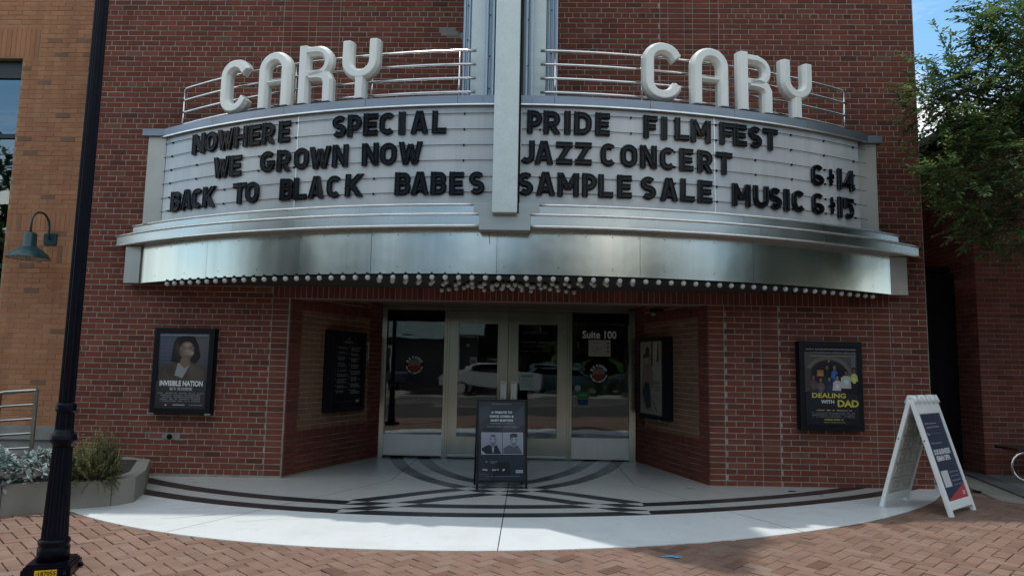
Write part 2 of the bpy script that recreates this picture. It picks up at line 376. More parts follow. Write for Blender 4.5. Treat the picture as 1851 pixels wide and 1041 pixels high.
for k in range(9):
    a0 = rnd.uniform(0, pi); lx = rnd.uniform(.012, .04); X, Y = 1.34+rnd.uniform(-.05, .05), -3.19+rnd.uniform(-.03, .03)
    g.quad(*[(X+lx*cx_*cos(a0*.2)-.007*sy_, Y+lx*cx_*sin(a0*.2)+.007*sy_, GH(X, Y)+.0035) for cx_, sy_ in ((-1, -1), (1, -1), (1, 1), (-1, 1))])
tag(g.build('paint_mark', VINYL, sidewalk), label='blue spray paint mark')

# terrazzo floor
def spl(P, n=12):
    o_ = []
    for i in range(len(P)-1):
        p0, p1, p2, p3 = P[max(i-1, 0)], P[i], P[i+1], P[min(i+2, len(P)-1)]
        for k in range(n):
            t = k/n
            o_.append(tuple(.5*((2*p1[d])+(-p0[d]+p2[d])*t+(2*p0[d]-5*p1[d]+4*p2[d]-p3[d])*t*t+(-p0[d]+3*p1[d]-3*p2[d]+p3[d])*t**3) for d in (0, 1)))
    return o_+[P[-1]]
CA = spl([(-1.48, 2.5), (-1.36, 1.85), (-1.1, 1.0), (-.76, .3), (-.47, -.08), (-.12, -.40), (.22, -.62), (.62, -.86), (1.05, -1.17), (1.48, -1.445), (1.9, -1.345), (2.4, -1.17), (3.2, -.805)])
CB = spl([(1.50, 2.5), (1.38, 1.85), (1.12, 1.0), (.78, .3), (.49, -.08), (.14, -.40), (-.20, -.62), (-.60, -.87), (-1.03, -1.21), (-1.48, -1.51), (-1.9, -1.43), (-2.4, -1.28), (-3.2, -.956)])
def sdist(P, C):
    best = 9; sg = 1
    for i in range(len(C)-1):
        ax, ay = C[i]; bx, by = C[i+1]; dx, dy = bx-ax, by-ay; L2 = dx*dx+dy*dy
        t = max(0, min(1, ((P[0]-ax)*dx+(P[1]-ay)*dy)/L2)); ex, ey = P[0]-ax-t*dx, P[1]-ay-t*dy; d = hypot(ex, ey)
        if d < best: best = d; sg = 1 if dx*ey-dy*ex > 0 else -1
    return best*sg
def terr_attr(x, y):
    a1 = sdist((x, y), CA); a2 = sdist((x, y), CB)
    # fade the crossing ribbons out where they have joined the front ribbon
    if x > 1.46: a1 = 9
    if x < -1.46: a2 = 9
    uf_ = hypot(x+.15, y-5.4)-7.05
    return a1, a2, uf_, 1.0 if uf_ > .25 else 0.0
floor = tag(empty('terrazzo_floor', (0, 0, 0)), kind='structure')
jl = lambda y: -2.48-(y+2.2)*-.42   # slanted saw joints left and right
def jx(k, y):
    return {0: -6.6, 1: -1.9+(y+1.2)*.52 if y < 0 else -1.28, 2: .1-.0*y, 3: 2.05-(y+1.2)*.42 if y < 0 else 1.55, 4: 5.2}[k]
for k in range(4):
    bm_ = MB(); A = {n_: [] for n_ in ('ua', 'ub', 'uf', 'outer')}
    NX = [80, 70, 70, 80][k]; NY = 110; top = []
    for j in range(NY+1):
        for i in range(NX+1):
            s_ = i/NX; t_ = j/NY
            y = 2.25; x = 0
            # front edge on the circle, iterate as x depends on y
            yy = 2.25-(2.25+3.1)*t_
            for _ in range(3):
                xa, xb = jx(k, yy)+.004, jx(k+1, yy)-.004; x = xa+(xb-xa)*s_
                yf = SC[1]-sqrt(max(SR*SR-(x-SC[0])**2, 0)); yf = min(yf, 2.2); yy = 2.25+(yf-2.25)*t_
            top.append((x, yy, GH(x, yy)+.004)); at_ = terr_attr(x, yy)
            for n_, v_ in zip(('ua', 'ub', 'uf', 'outer'), at_): A[n_].append(v_)
    bm_.v = top
    for j in range(NY):
        for i in range(NX):
            a = j*(NX+1)+i; bm_.face([a+NX+1, a+NX+2, a+1, a])
    # skirt at the front
    n = len(bm_.v)
    for i in range(NX+1):
        p = top[NY*(NX+1)+i]; bm_.v.append((p[0], p[1], p[2]-.03))
        for n_ in A: A[n_].append(A[n_][NY*(NX+1)+i])
    for i in range(NX): bm_.face([n+i, n+i+1, NY*(NX+1)+i+1, NY*(NX+1)+i])
    o = bm_.build('terrazzo_panel', TERR, floor)
    for n_ in A:
        at_ = o.data.attributes.new(n_, 'FLOAT', 'POINT'); at_.data.foreach_set('value', A[n_])
g = MB(); g.lathe([(.055, 0), (.055, .006)], 16, (3.25, -.34, .019+.004)); g.build('drain_cap', BLACK, floor)
g = MB()
for X, Y, an, ln in ((-3.0, -1.75, .5, .5), (-2.6, -1.95, .35, .5), (-2.9, -2.1, .3, .45), (-2.2, -2.2, .32, .4)):
    P = [(X+ln*t*cos(an+.15*t)+rnd.uniform(-.01, .01), Y+ln*t*sin(an+.1*t)) for t in (0, .2, .4, .6, .8, 1)]
    for a, b_ in zip(P, P[1:]): g.quad((a[0], a[1]-.0025, GH(*a)+.0062), (b_[0], b_[1]-.0025, GH(*b_)+.0062), (b_[0], b_[1]+.0025, GH(*b_)+.0062), (a[0], a[1]+.0025, GH(*a)+.0062))
g.build('crack_line', DCONC, floor)
g = MB()
for k in range(170):
    if k < 70: X, Y = rnd.uniform(-1.8, 1.8), 1.95-abs(rnd.gauss(0, .10))
    elif k < 120: X = rnd.uniform(-3.9, -3.2); Y = rnd.uniform(-1.6, -.7)
    else: X, Y = rnd.uniform(-4, 4), rnd.uniform(-2.6, 1)
    if hypot(X-SC[0], Y-SC[1]) > SR-.1: continue
    a0 = rnd.uniform(0, 6.28); s_ = rnd.uniform(.004, .014); z_ = GH(X, Y)+.006; g.tone = rnd.random()
    g.poly([(X+s_*cos(a0+q), Y+s_*.5*sin(a0+q), z_+rnd.uniform(0, .003)) for q in (0, 1.6, 3.1, 4.4)])
tag(g.build('leaf_litter', plain('dry leaf', (.06, .04, .02), .9)), kind='stuff')

# ------------------------------------------------------------------ brick walls
MAXI = 300
CH = .2032/3
class Wall:
    """collects bricks of one thing, each (matrix-like placement, size, tone, material) and emits 300 objects + one stuff part"""
    def __init__(s, root): s.root = root; s.b = []
    def brick(s, o, ang, u, z, hx, hz, tone, mat, d=.0, dep=.03):
        s.b.append((o, ang, u, z, hx, hz, tone, mat, d, dep))
    def emit(s, vis):
        def pos(q):
            o, ang, u, z = q[:4]; return (o[0]+u*cos(ang)+q[8]*sin(ang), o[1]+u*sin(ang)-q[8]*cos(ang), z)
        s.b.sort(key=lambda q: (0 if vis(pos(q)) else 1, -(q[4]*q[5]*4)/max(.1, (Vector(pos(q))-Cm).length_squared)))
        cache = {}; rest = {}
        org = ORG[s.root.name]
        for i, q in enumerate(s.b):
            o, ang, u, z, hx, hz, tone, mat, d, dep = q
            if i < MAXI:
                key = (round(hx, 3), round(hz, 3), int(tone*9.99), mat.name)
                if key not in cache:
                    m_ = MB(); m_.tone = (int(tone*9.99)+.5)/10; facebrick(m_, key[0], key[1], dep, lambda p: p); cache[key] = m_.mesh('brick', mat)
                p = pos(q); inst('brick', cache[key], s.root, tuple(a-b for a, b in zip(p, org)), (0, rnd.uniform(-.004, .004), ang+rnd.uniform(-.004, .004)))
            else:
                m_ = rest.setdefault(mat.name, MB()); m_.tone = tone
                p = pos(q); ca_, sa_ = cos(ang), sin(ang); r = rnd.uniform(-.004, .004)
                facebrick(m_, hx, hz, dep, lambda v: (p[0]+v[0]*ca_-v[1]*sa_, p[1]+v[0]*sa_+v[1]*ca_, p[2]+v[2]+v[0]*r))
        if rest:
            allm = MB(); ml = []
            for mi, (nm, m_) in enumerate(rest.items()):
                n = len(allm.v); allm.v += m_.v; allm.f += [[i+n for i in f] for f in m_.f]; allm.t += m_.t; allm.sm += m_.sm; allm.c += m_.c; allm.m += [mi]*len(m_.f); ml.append(bpy.data.materials[nm])
            tag(allm.build('bricks', ml, s.root), kind='stuff')
def facebrick(mb, hx, hz, dep, T):
    n = len(mb.v); e = .0022; j = lambda: rnd.uniform(-.0014, .0014)
    bk = [(-hx, dep, -hz), (hx, dep, -hz), (hx, dep, hz), (-hx, dep, hz)]
    mid = [(p[0], e, p[2]) for p in bk]; fr = [(-hx+e+j(), 0, -hz+e+j()), (hx-e+j(), 0, -hz+e+j()), (hx-e+j(), 0, hz-e+j()), (-hx+e+j(), 0, hz-e+j())]
    mb.v += [T(p) for p in bk+mid+fr]
    for a in (0, 4):
        for i in range(4): k = (i+1) % 4; mb.face([n+a+i, n+a+k, n+a+4+k, n+a+4+i])
    mb.face([n+8, n+9, n+10, n+11])
def rows(W_, o, ang, segs, j0, j1, zb, mat, ch=CH, L_=.2032, jt=.0105, header=True, d=0, tonef=None, hole=None, phase=0, dep=.03):
    """segs: (u0,u1,mode) mode run / stack ; d = proud of the mortar plane"""
    for j in range(j0, j1):
        z = zb+j*ch
        for (u0, u1, mode) in segs:
            if mode == 'stack':
                us = [(u0, u1)]
            else:
                l = L_; hd = header and j % 7 == 0
                if hd: l = L_/2
                off = (j % 2)*L_/2+phase+(.0 if not hd else L_/4)
                us = []; x = u0-((u0-off) % l)-0
                while x < u1-.01:
                    a, b_ = max(x, u0), min(x+l, u1)
                    if b_-a > .028: us.append((a, b_))
                    x += l
            for a, b_ in us:
                if hole and hole((a+b_)/2, z): continue
                hx = (b_-a-(jt if mode == 'run' else .007))/2
                tone = min(1, max(0, rnd.gauss(.5, .22))) if not tonef else tonef()
                W_.brick(o, ang, (a+b_)/2, z+rnd.uniform(-.001, .001), hx, (ch-jt)/2, tone, mat, d+rnd.uniform(-.0015, .002), dep)
def soldiers(W_, o, ang, u0, u1, zc, h, mat, w_=CH, jt=.007, d=0, dep=.03):
    n = max(1, round((u1-u0)/w_)); s_ = (u1-u0)/n
    for i in range(n):
        W_.brick(o, ang, u0+(i+.5)*s_, zc, (s_-jt)/2, (h-jt)/2, min(1, max(0, rnd.gauss(.5, .2))), mat, d+rnd.uniform(-.0015, .002), dep)

theatre = empty('theatre_building', (0, 0, 0), 'red brick theatre with a recessed entrance under the curved marquee', 'building')
ZB = .044
# backing mortar wall (front skin is 6 mm behind the brick faces)
g = MB()
def fwall(x0, x1, z0, z1, y0=.0035, y1=.3): g.box(x0, x1, y0, y1, z0, z1)
fwall(-5.25, -2.6, -.12, 2.11); fwall(2.44, 5.0, -.12, 2.11); fwall(-5.25, 5.0, 2.11, 9.45)
g.build('wall', MORTAR, theatre)
g = MB(); g.box(-5.25, -4.79, .3, 14, -.12, 9.45); g.box(4.70, 5.0, .3, 14, -.12, 9.45); g.box(-4.79, 4.7, 13.7, 14, -.12, 9.45); g.box(-4.79, 4.7, .3, 13.7, 9.2, 9.4)
g.build('side_wall', plain('plain red masonry', (.13, .04, .03), .9, world=True), theatre)
W_ = Wall(theatre)
F0 = (0, 0)
hole = lambda u, z: False
def lowleft(u, z):   # round pipe hole and its mortar patch
    return hypot((u+3.95)*.8, z-.44) < .035
rows(W_, F0, 0, [(-5.24, -2.80, 'run'), (-2.80, -2.60, 'stack')], 0, 31, ZB, RED, hole=lowleft, phase=.03)
rows(W_, F0, 0, [(2.43, 2.614, 'stack')], 0, 31, ZB, RED)
rows(W_, F0, 0, [(2.614, 3.046, 'run')], 0, 31, ZB, RED, header=False, phase=.1)
rows(W_, F0, 0, [(3.046, 3.252, 'stack'), (4.368, 4.56, 'stack')], 0, 31, ZB, RED)
rows(W_, F0, 0, [(3.252, 4.368, 'run'), (4.56, 4.995, 'run')], 0, 31, ZB, RED, header=False, phase=.02)
# soldier course, then the body of the wall
ZS = ZB+30.5*CH+.002   # bottom of soldiers
soldiers(W_, F0, 0, -2.8, 4.56, ZS+.098, .196, DRED)
rows(W_, F0, 0, [(-5.24, -2.8, 'run')], 31, 34, ZB, RED, phase=.03); rows(W_, F0, 0, [(4.56, 4.995, 'run')], 31, 34, ZB, RED, header=False, phase=.02)
Lp = [(-2.861, -2.755, 'stack'), (-2.755, -2.542, 'stack'), (-2.542, -2.44, 'stack'), (-2.44, -2.245, 'stack'), (-2.245, -2.146, 'stack')]
Rp = [(1.88, 1.98, 'stack'), (1.98, 2.18, 'stack'), (2.18, 2.285, 'stack'), (2.285, 2.498, 'stack'), (2.498, 2.604, 'stack')]
patch = lambda u, z: (abs(u+.75) < .11 and abs(z-5.49) < .05)
hidden = lambda u, z: z < 4.0 and abs(u) < 4.1 and z > 2.75
rows(W_, F0, 0, [(-5.24, -2.861, 'run')]+Lp+[(-2.146, 1.88, 'run')]+Rp+[(2.604, 4.995, 'run')], 34, 100, ZB, RED, phase=.03, hole=lambda u, z: patch(u, z) or hidden(u, z))
g = MB(); g.box(-.86, -.64, -.004, .01, 5.45, 5.51)
g.poly([(-.66, -.0035, 5.44), (-.60, -.0035, 5.41), (-.58, -.0035, 5.36), (-.55, -.0035, 5.37), (-.53, -.0035, 5.44)]); g.build('mortar_patch', plain('grey mortar repair', (.24, .22, .20), .95, world=True), theatre)
g = MB(); g.mi = 0; ring = []
for x0, x1, z0, z1 in ((-4.22, -4.02, .475, .492), (-4.18, -4.0, .40, .418), (-4.20, -4.185, .41, .485), (-4.03, -3.985, .41, .485), (-3.90, -3.74, .405, .42), (-3.90, -3.70, .47, .483)):
    n_ = 7; g.poly([(x0+(x1-x0)*k/n_, -.0035, z0+rnd.uniform(-.004, .004)) for k in range(n_+1)]+[(x1-(x1-x0)*k/n_, -.0035, z1+rnd.uniform(-.004, .004)) for k in range(n_+1)])
g.poly([(-3.945+.048*cos(t)*rnd.uniform(.85, 1.15), -.0022, .44+.045*sin(t)*rnd.uniform(.85, 1.15)) for t in [2*pi*k/16 for k in range(16)]])
g.build('mortar_patch', bpy.data.materials['grey mortar repair'], theatre)
g = MB(); g.lathe([(.033, 0), (.033, .006)], 20)
g.v = [(p[0]-3.945, -p[2]-.0026, .44+p[1]) for p in g.v]; g.build('pipe_hole', BLACK, theatre)
# niche side walls
NL, NR = (-2.58, 0), (1.88, 2.03); AL = atan2(2.03, .72); AR = atan2(-2.03, .55); LL, LR = hypot(.72, 2.03), hypot(.55, 2.03)
for (o, ang, ln, a, b_) in ((NL, AL, LL, .225, 1.78), (NR, AR, LR, LR-1.78, LR-.225)):
    gg = MB(); ca_, sa_ = cos(ang), sin(ang)
    gg.box(0, ln, .006, .2, -.1, 2.42, T=lambda p: (o[0]+p[0]*ca_-p[1]*sa_, o[1]+p[0]*sa_+p[1]*ca_, p[2]))
    gg.build('niche_wall', MORTAR, theatre)
    q = [(0, a, 'stack')] if a < .3 else [(0, a, 'run')]
    q2 = [(b_, ln, 'stack')] if ln-b_ < .3 else [(b_, ln, 'run')]
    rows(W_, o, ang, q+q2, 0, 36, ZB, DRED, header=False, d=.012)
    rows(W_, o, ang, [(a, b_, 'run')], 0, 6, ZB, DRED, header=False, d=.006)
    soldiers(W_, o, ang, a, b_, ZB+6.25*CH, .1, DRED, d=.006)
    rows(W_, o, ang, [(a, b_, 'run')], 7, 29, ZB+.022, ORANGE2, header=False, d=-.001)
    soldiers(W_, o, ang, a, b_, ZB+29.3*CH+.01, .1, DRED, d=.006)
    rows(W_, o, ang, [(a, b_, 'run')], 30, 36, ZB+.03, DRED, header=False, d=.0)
W_.emit(lambda p: inview(p) and not (2.2 < p[2] < 4.0) and not (abs(p[0]+3.8) < .33 and .75 < p[2] < 1.7) and not (abs(p[0]-3.81) < .33 and .75 < p[2] < 1.65))
g = MB(); g.box(-2.59, 2.43, .3, 2.3, 2.42, 2.5); g.build('niche_ceiling', plain('cream bounce plaster', (.42, .39, .31), .85), theatre)  # unseen ceiling given a pale tone to bounce light into the recess
g = MB(); g.box(-2.59, 2.43, .02, .3, ZS-.004, ZS+.05); g.build('lintel', plain('dark lintel plaster', (.12, .06, .045), .85), theatre)

# ------------------------------------------------------------------ entrance doors
DY = 2.03
def dbx(name, mat, parent, x0, x1, z0, z1, y0=DY-.05, y1=DY+.05): g = MB(); g.box(x0, x1, y0, y1, z0, z1); return g.build(name, mat, parent)
fr = MB()
for x0, x1 in ((-1.912, -1.80), (1.775, 1.866)): fr.box(x0, x1, DY-.06, DY+.06, .0, 2.19)
fr.box(-.945, -.905, DY-.055, DY+.05, .0, 2.15); fr.box(-.903, -.87, DY-.04, DY+.05, .0, 2.15)
fr.box(.905, .94, DY-.055, DY+.05, .0, 2.15); fr.box(.873, .903, DY-.04, DY+.05, .0, 2.15)
fr.box(-1.80, 1.775, DY-.045, DY+.06, 2.152, 2.205)
fr.build('door_frame', DOORSTEEL, theatre)
dbx('header_panel', DOORSTEEL, theatre, -1.912, 1.866, 2.208, 2.42, DY-.07, DY+.06)
def text_geo(body, w_=None, h_=None, bold=0, track=1.0, space=1.0, italic=0, width_fixed=True):
    c_ = bpy.data.curves.new('t', 'FONT'); c_.body = body; c_.offset = bold; c_.space_character = track; c_.space_line = space; c_.shear = italic
    c_.align_x = 'LEFT'; c_.fill_mode = 'FRONT'; c_.resolution_u = 3
    o_ = bpy.data.objects.new('t', c_); me = bpy.data.meshes.new_from_object(o_)
    vs = [tuple(v.co) for v in me.vertices]; fs = [list(p.vertices) for p in me.polygons]
    bpy.data.objects.remove(o_); bpy.data.curves.remove(c_); bpy.data.meshes.remove(me)
    if not vs: return [], []
    x0 = min(v[0] for v in vs); x1 = max(v[0] for v in vs); y0 = min(v[1] for v in vs); y1 = max(v[1] for v in vs)
    sx = (w_/(x1-x0)) if w_ else None; sy = (h_/(y1-y0)) if h_ else sx
    if sx is None: sx = sy
    return [((v[0]-x0)*sx, (v[1]-y0)*sy) for v in vs], fs
class Print(MB):
    """flat printed sheet in local x (right), z (up); y is towards the wall"""
    def __init__(s, y=0): super().__init__(); s.y = y; s.k = 0; s.cb = 0
    def lay(s): s.k += 1; return s.y-.00016*s.k
    def rect(s, x0, x1, z0, z1, c):
        s.ink = c; y = s.lay(); s.quad((x0, y, z0), (x1, y, z0), (x1, y, z1), (x0, y, z1)); return s
    def pts(s, P, c): s.ink = c; y = s.lay(); s.poly([(p[0], y, p[1]) for p in P]); return s
    def ell(s, x, z, rx, rz, c, a0=0, a1=2*pi, n=22, rot=0):
        return s.pts([(x+rx*cos(a0+(a1-a0)*k/n)*cos(rot)-rz*sin(a0+(a1-a0)*k/n)*sin(rot), z+rx*cos(a0+(a1-a0)*k/n)*sin(rot)+rz*sin(a0+(a1-a0)*k/n)*cos(rot)) for k in range(n)], c)
    def text(s, body, x, z, w_=None, h_=None, c=(.8, .8, .8), bold=0, center=True, **k):
        vs, fs = text_geo(body, w_, h_, bold, **k)
        if not vs: return s
        wd = max(v[0] for v in vs); s.ink = c; y = s.lay(); ox = x-wd/2 if center else x; n = len(s.v)
        s.v += [(ox+v[0], y, z+v[1]) for v in vs]
        for f in fs: s.face([n+i for i in f])
        return s
    def soft(s, x, z, rx, rz, c0, c1, dx=0, dz=0, n=9, rot=0):
        for k in range(n):
            t = k/(n-1); s.ell(x+dx*t, z+dz*t, rx*(1-t*.88), rz*(1-t*.88), tuple(a+(b_-a)*t for a, b_ in zip(c0, c1)), n=20, rot=rot)
        return s
    def lines(s, x0, x1, z, h_, c, density=.8, seed=0):
        """one line of fine print too small to read"""
        r = random.Random(seed); x = x0; s.ink = c; y = s.lay()
        while x < x1:
            l = r.uniform(.006, .022); e = min(x+l, x1)
            if r.random() < density: s.quad((x, y, z), (e, y, z), (e, y, z+h_*r.uniform(.7, 1)), (x, y, z+h_*r.uniform(.7, 1)))
            x = e+r.uniform(.002, .005)
        return s
    def grad(s, x0, x1, z0, z1, c0, c1, n=10):
        y = s.lay()
        for k in range(n):
            t = (k+.5)/n; s.ink = tuple(a+(b_-a)*t for a, b_ in zip(c0, c1)); za, zb_ = z0+(z1-z0)*k/n, z0+(z1-z0)*(k+1)/n
            s.quad((x0, y, za), (x1, y, za), (x1, y, zb_), (x0, y, zb_))
        return s
def logo(P, x, z, r):
    P.ell(x, z, r, r, (.006, .006, .008), n=40)
    y = P.lay(); n_ = 12
    for k in range(n_):
        za, zb_ = -1+2*k/n_, -1+2*(k+1)/n_; t = (k+.5)/n_; q = r*.62
        c0, c1, c2 = (.28, .03, .015), (.26, .12, .06), (.06, .12, .16)
        P.ink = tuple(a+(b_-a)*min(1, t*2) for a, b_ in zip(c0, c1)) if t < .5 else tuple(a+(b_-a)*(t*2-1) for a, b_ in zip(c1, c2))
        wa, wb = sqrt(max(0, 1-za*za)), sqrt(max(0, 1-zb_*zb_)); P.quad((x-q*wa, y, z+q*za), (x+q*wa, y, z+q*za), (x+q*wb, y, z+q*zb_), (x-q*wb, y, z+q*zb_))
    P.pts([(x-q*.95, z-q*.28), (x-q*.5, z-q*.0), (x-q*.2, z-q*.15), (x+q*.3, z+q*.1), (x+q*.95, z-q*.25), (x+q*.8, z-q*.58), (x, z-q*.98), (x-q*.8, z-q*.58)], (.16, .02, .012))
    for txt, a0, a1, sz, flip in (('BEYOND', 150, 30, .26, 1), ('THE CARY FILM FESTIVAL', 190, 350, .15, -1)):
        for i, ch in enumerate(txt):
            if ch == ' ': continue
            an = radians(a0+(a1-a0)*i/(len(txt)-1)); vs, fs = text_geo(ch, None, r*sz, .01)
            wd = max(v[0] for v in vs); rot = an-pi/2 if flip > 0 else an+pi/2; rr = r*.80; y = P.lay(); P.ink = (.95, .95, .95); n = len(P.v)
            P.v += [(x+rr*cos(an)+(v[0]-wd/2)*cos(rot)-(v[1]-r*sz/2)*sin(rot), y, z+rr*sin(an)+(v[0]-wd/2)*sin(rot)+(v[1]-r*sz/2)*cos(rot)) for v in vs]
            for f in fs: P.face([n+q_ for q_ in f])
# side lights
for k, (x0, x1) in enumerate(((-1.80, -.945), (.94, 1.775))):
    g = MB(); g.box(x0, x1, DY-.03, DY+.03, 0.03, .30); g.box(x0, x1, DY-.045, DY+.04, .302, .335); sl = g.build('side_light', KICK, theatre)
    g = MB(); g.box(x0, x1, DY-.006, DY+.006, .335, 2.15); g.build('pane', DGLASS, sl)
    P = Print(DY-.009)
    logo(P, (-1.385, 1.335)[k], (1.335, 1.26)[k], .145); P.build('round_sticker', VINYL, sl); P = Print(DY-.0085)
    if k == 0:
        P.text('SAMPLE SALE MUSIC', -1.40, .83, .42, .028, (.20, .2, .2), .01); P.lines(-1.52, -1.28, .80, .012, (.16, .16, .16), seed=4); P.lines(-1.55, -1.25, .775, .012, (.16, .16, .16), seed=5)
    else:
        P.text('Suite 100', 1.345, 1.775, .50, .115, (.75, .74, .72), .02); P.build('suite_lettering', VINYL, sl); P = Print(DY-.0085)
        P.rect(1.185, 1.51, 1.515, 1.755, (.36, .35, .32)); P.rect(1.425, 1.427, 1.53, 1.74, (.08, .08, .08))
        P.text('Deliveries', 1.30, 1.705, .13, .02, (.05, .05, .05), .01)
        for q in range(4): P.lines(1.24, 1.38, 1.65-q*.03, .01, (.08, .08, .08), seed=q+20)
        for q in range(3): P.rect(1.452, 1.485, 1.69-q*.06, 1.72-q*.06, (.10, .10, .10))
        P.build('paper_notice', VINYL, sl); P = Print(DY-.0085)
        P.ell(1.03, 1.045, .045, .045, (.22, .32, .27)); P.rect(1.02, 1.20, .90, 1.0, (.015, .12, .03)); P.text('VISIT', 1.11, .93, .12, .03, (.2, .4, .2), .01); P.rect(1.03, 1.18, .80, .89, (.01, .03, .10))
    P.build('window_sticker' if k else 'window_lettering', VINYL, sl)
for k, s_ in enumerate((-1, 1)):
    x0, x1 = (-.868, -.002) if s_ < 0 else (.004, .871); gx0, gx1 = (-.735, -.155) if s_ < 0 else (.150, .727)
    g = MB(); g.box(x0, gx0, DY-.03, DY+.03, .02, 2.148); g.box(gx1, x1, DY-.03, DY+.03, .02, 2.148); g.box(gx0, gx1, DY-.03, DY+.03, .02, .315); g.box(gx0, gx1, DY-.03, DY+.03, 1.965, 2.148)
    d = g.build('door', DOORSTEEL, theatre)
    g = MB(); g.box(gx0, gx1, DY-.006, DY+.006, .315, 1.965); g.build('pane', DGLASS, d)
    g = MB(); xh = -.10 if s_ < 0 else .05
    g.box(xh, xh+.085, DY-.042, DY-.03, .78, 1.13)
    g.lathe([(.03, 0), (.03, .012)], 16, (xh+.0425, DY-.045, 1.10))
    g.tube([(xh+.0425, DY-.045, .60), (xh+.0425, DY-.09, .63), (xh+.0425, DY-.09, .86), (xh+.0425, DY-.045, .89)], .011, 10); g.build('door_handle', KICK, d)
    g = MB(); g.box(x0+.01, x1-.01, DY-.05, DY-.03, .045, .062); g.build('door_sweep', KICK, d)
    P = Print(DY-.009)
    if s_ > 0:
        P.text('BOX OFFICE HOURS', .40, 1.83, .36, .028, (.11, .11, .12), .01); P.text('Wednesday - Saturday', .40, 1.69, .45, .03, (.11, .11, .12), .006)
        P.text('11 a.m. - 6 p.m.', .40, 1.63, .3, .028, (.11, .11, .12), .006); P.text('Sunday 1 p.m. - 6 p.m.', .40, 1.56, .45, .028, (.11, .11, .12), .006)
        P.build('hours_lettering', VINYL, d); P = Print(DY-.0085)
        P.rect(.18, .395, 1.0, 1.25, (.30, .37, .34)); P.rect(.20, .37, 1.19, 1.22, (.12, .22, .2))
        for q in range(5): P.lines(.205, .37, 1.15-q*.026, .01, (.12, .16, .15), seed=q+50)
    else:
        P.rect(-.56, -.46, 1.37, 1.47, (.22, .22, .22)); P.rect(-.545, -.475, 1.385, 1.43, (.1, .1, .1))
        for q in range(4): P.rect(-.62+q*.012, -.613+q*.012, 1.62, 1.66+.01*(q % 2), (.25, .25, .25))
    P.build('paper_notice', VINYL, d)
# lobby behind the glass
g = MB(); g.box(-2.2, 2.2, 5.4, 5.5, 0, 2.9); g.box(-2.3, -2.2, DY+.1, 5.5, 0, 2.9); g.box(2.2, 2.3, DY+.1, 5.5, 0, 2.9); g.box(-2.3, 2.3, DY+.1, 5.5, 2.7, 2.8); g.box(-2.3, 2.3, DY+.1, 5.5, -.05, .012)
g.build('lobby', INTER, theatre)
g = MB(); g.box(-1.9, -.9, 4.2, 4.7, .012, 1.05); g.box(-2.0, -.85, 4.15, 4.75, 1.05, 1.1); g.build('counter', plain('lobby counter', (.10, .05, .03), .5), theatre)
g = MB(); g.box(-1.15, -.7, 5.33, 5.39, .1, 2.2); g.build('lobby_door', plain('dim red lobby panel', (.09, .03, .02), .6), theatre)

# security camera, switch box
r = empty('security_camera', (1.66, 1.15, 2.07), 'small dome security camera high on the niche wall right of the doors', 'camera')
g = MB(); g.lathe([(.05, .0), (.055, .03), (.055, .05)], 16); g.v = [(p[0]+.33, p[1]-.0, p[2]+.03) for p in g.v]; g.build('mount', BLACK, r, world=False)
g = MB(); g.lathe([(.004, -.045), (.025, -.038), (.038, -.02), (.042, 0)], 16); g.v = [(p[0]+.33, p[1], p[2]+.03) for p in g.v]; g.build('dome', plain('grey lens dome', (.2, .2, .2), .2), r, world=False)
g = MB(); g.tube([(.33, 0, .07), (.46, .02, .07)], .012); g.build('arm', BLACK, r, world=False)

# ------------------------------------------------------------------ poster cases
def case(name, o, ang, u0, u1, z0, z1, dep, label, border=.045):
    w_ = u1-u0; h_ = z1-z0; um = (u0+u1)/2
    r = empty(name, (o[0]+um*cos(ang), o[1]+um*sin(ang), z0), label, 'poster case', 'poster cases beside the entrance', ang)
    g = MB(); g.box(-w_/2, w_/2, -dep+.012, -.002, 0, h_); g.build('case_body', FRAMEB, r, world=False)
    g = MB(); f = border
    for q in ((-w_/2, -w_/2+f, 0, h_), (w_/2-f, w_/2, 0, h_), (-w_/2+f, w_/2-f, 0, f), (-w_/2+f, w_/2-f, h_-f, h_)): g.box(q[0], q[1], -dep, -dep+.03, q[2], q[3])
    g.build('frame', FRAMEB, r, world=False)
    g = MB(); g.box(-w_/2+f, w_/2-f, -dep+.006, -dep+.0075, f, h_-f); g.build('acrylic', CGLASS, r, world=False)
    return r, w_-2*f, h_-2*f, -dep+.0115, f
WHT = (.55, .56, .56)
# 1 portrait film poster
r, pw, ph, yy, f = case('poster_case', F0, 0, -4.155, -3.435, .72, 1.725, .11, 'black poster case with a portrait of a woman in glasses titled INVISIBLE NATION', .06)
P = Print(yy); b0 = f; X = lambda u: (u-.5)*pw; Zf = lambda v: b0+v*ph
P.rect(X(0), X(1), Zf(0), Zf(1), (.04, .037, .037)); P.grad(X(0), X(.42), Zf(.5), Zf(1), (.07, .075, .10), (.13, .14, .19)); P.grad(X(.42), X(1), Zf(.45), Zf(1), (.08, .075, .07), (.17, .16, .16))
for q in range(7): P.rect(X(.02), X(.40-.02*q), Zf(.60+.05*q), Zf(.605+.05*q), (.16, .17, .21))
P.pts([(X(.02), Zf(.38)), (X(.04), Zf(.54)), (X(.2), Zf(.58)), (X(.42), Zf(.63)), (X(.62), Zf(.63)), (X(.85), Zf(.57)), (X(.98), Zf(.53)), (X(.99), Zf(.38)), (X(.5), Zf(.3))], (.095, .075, .06))
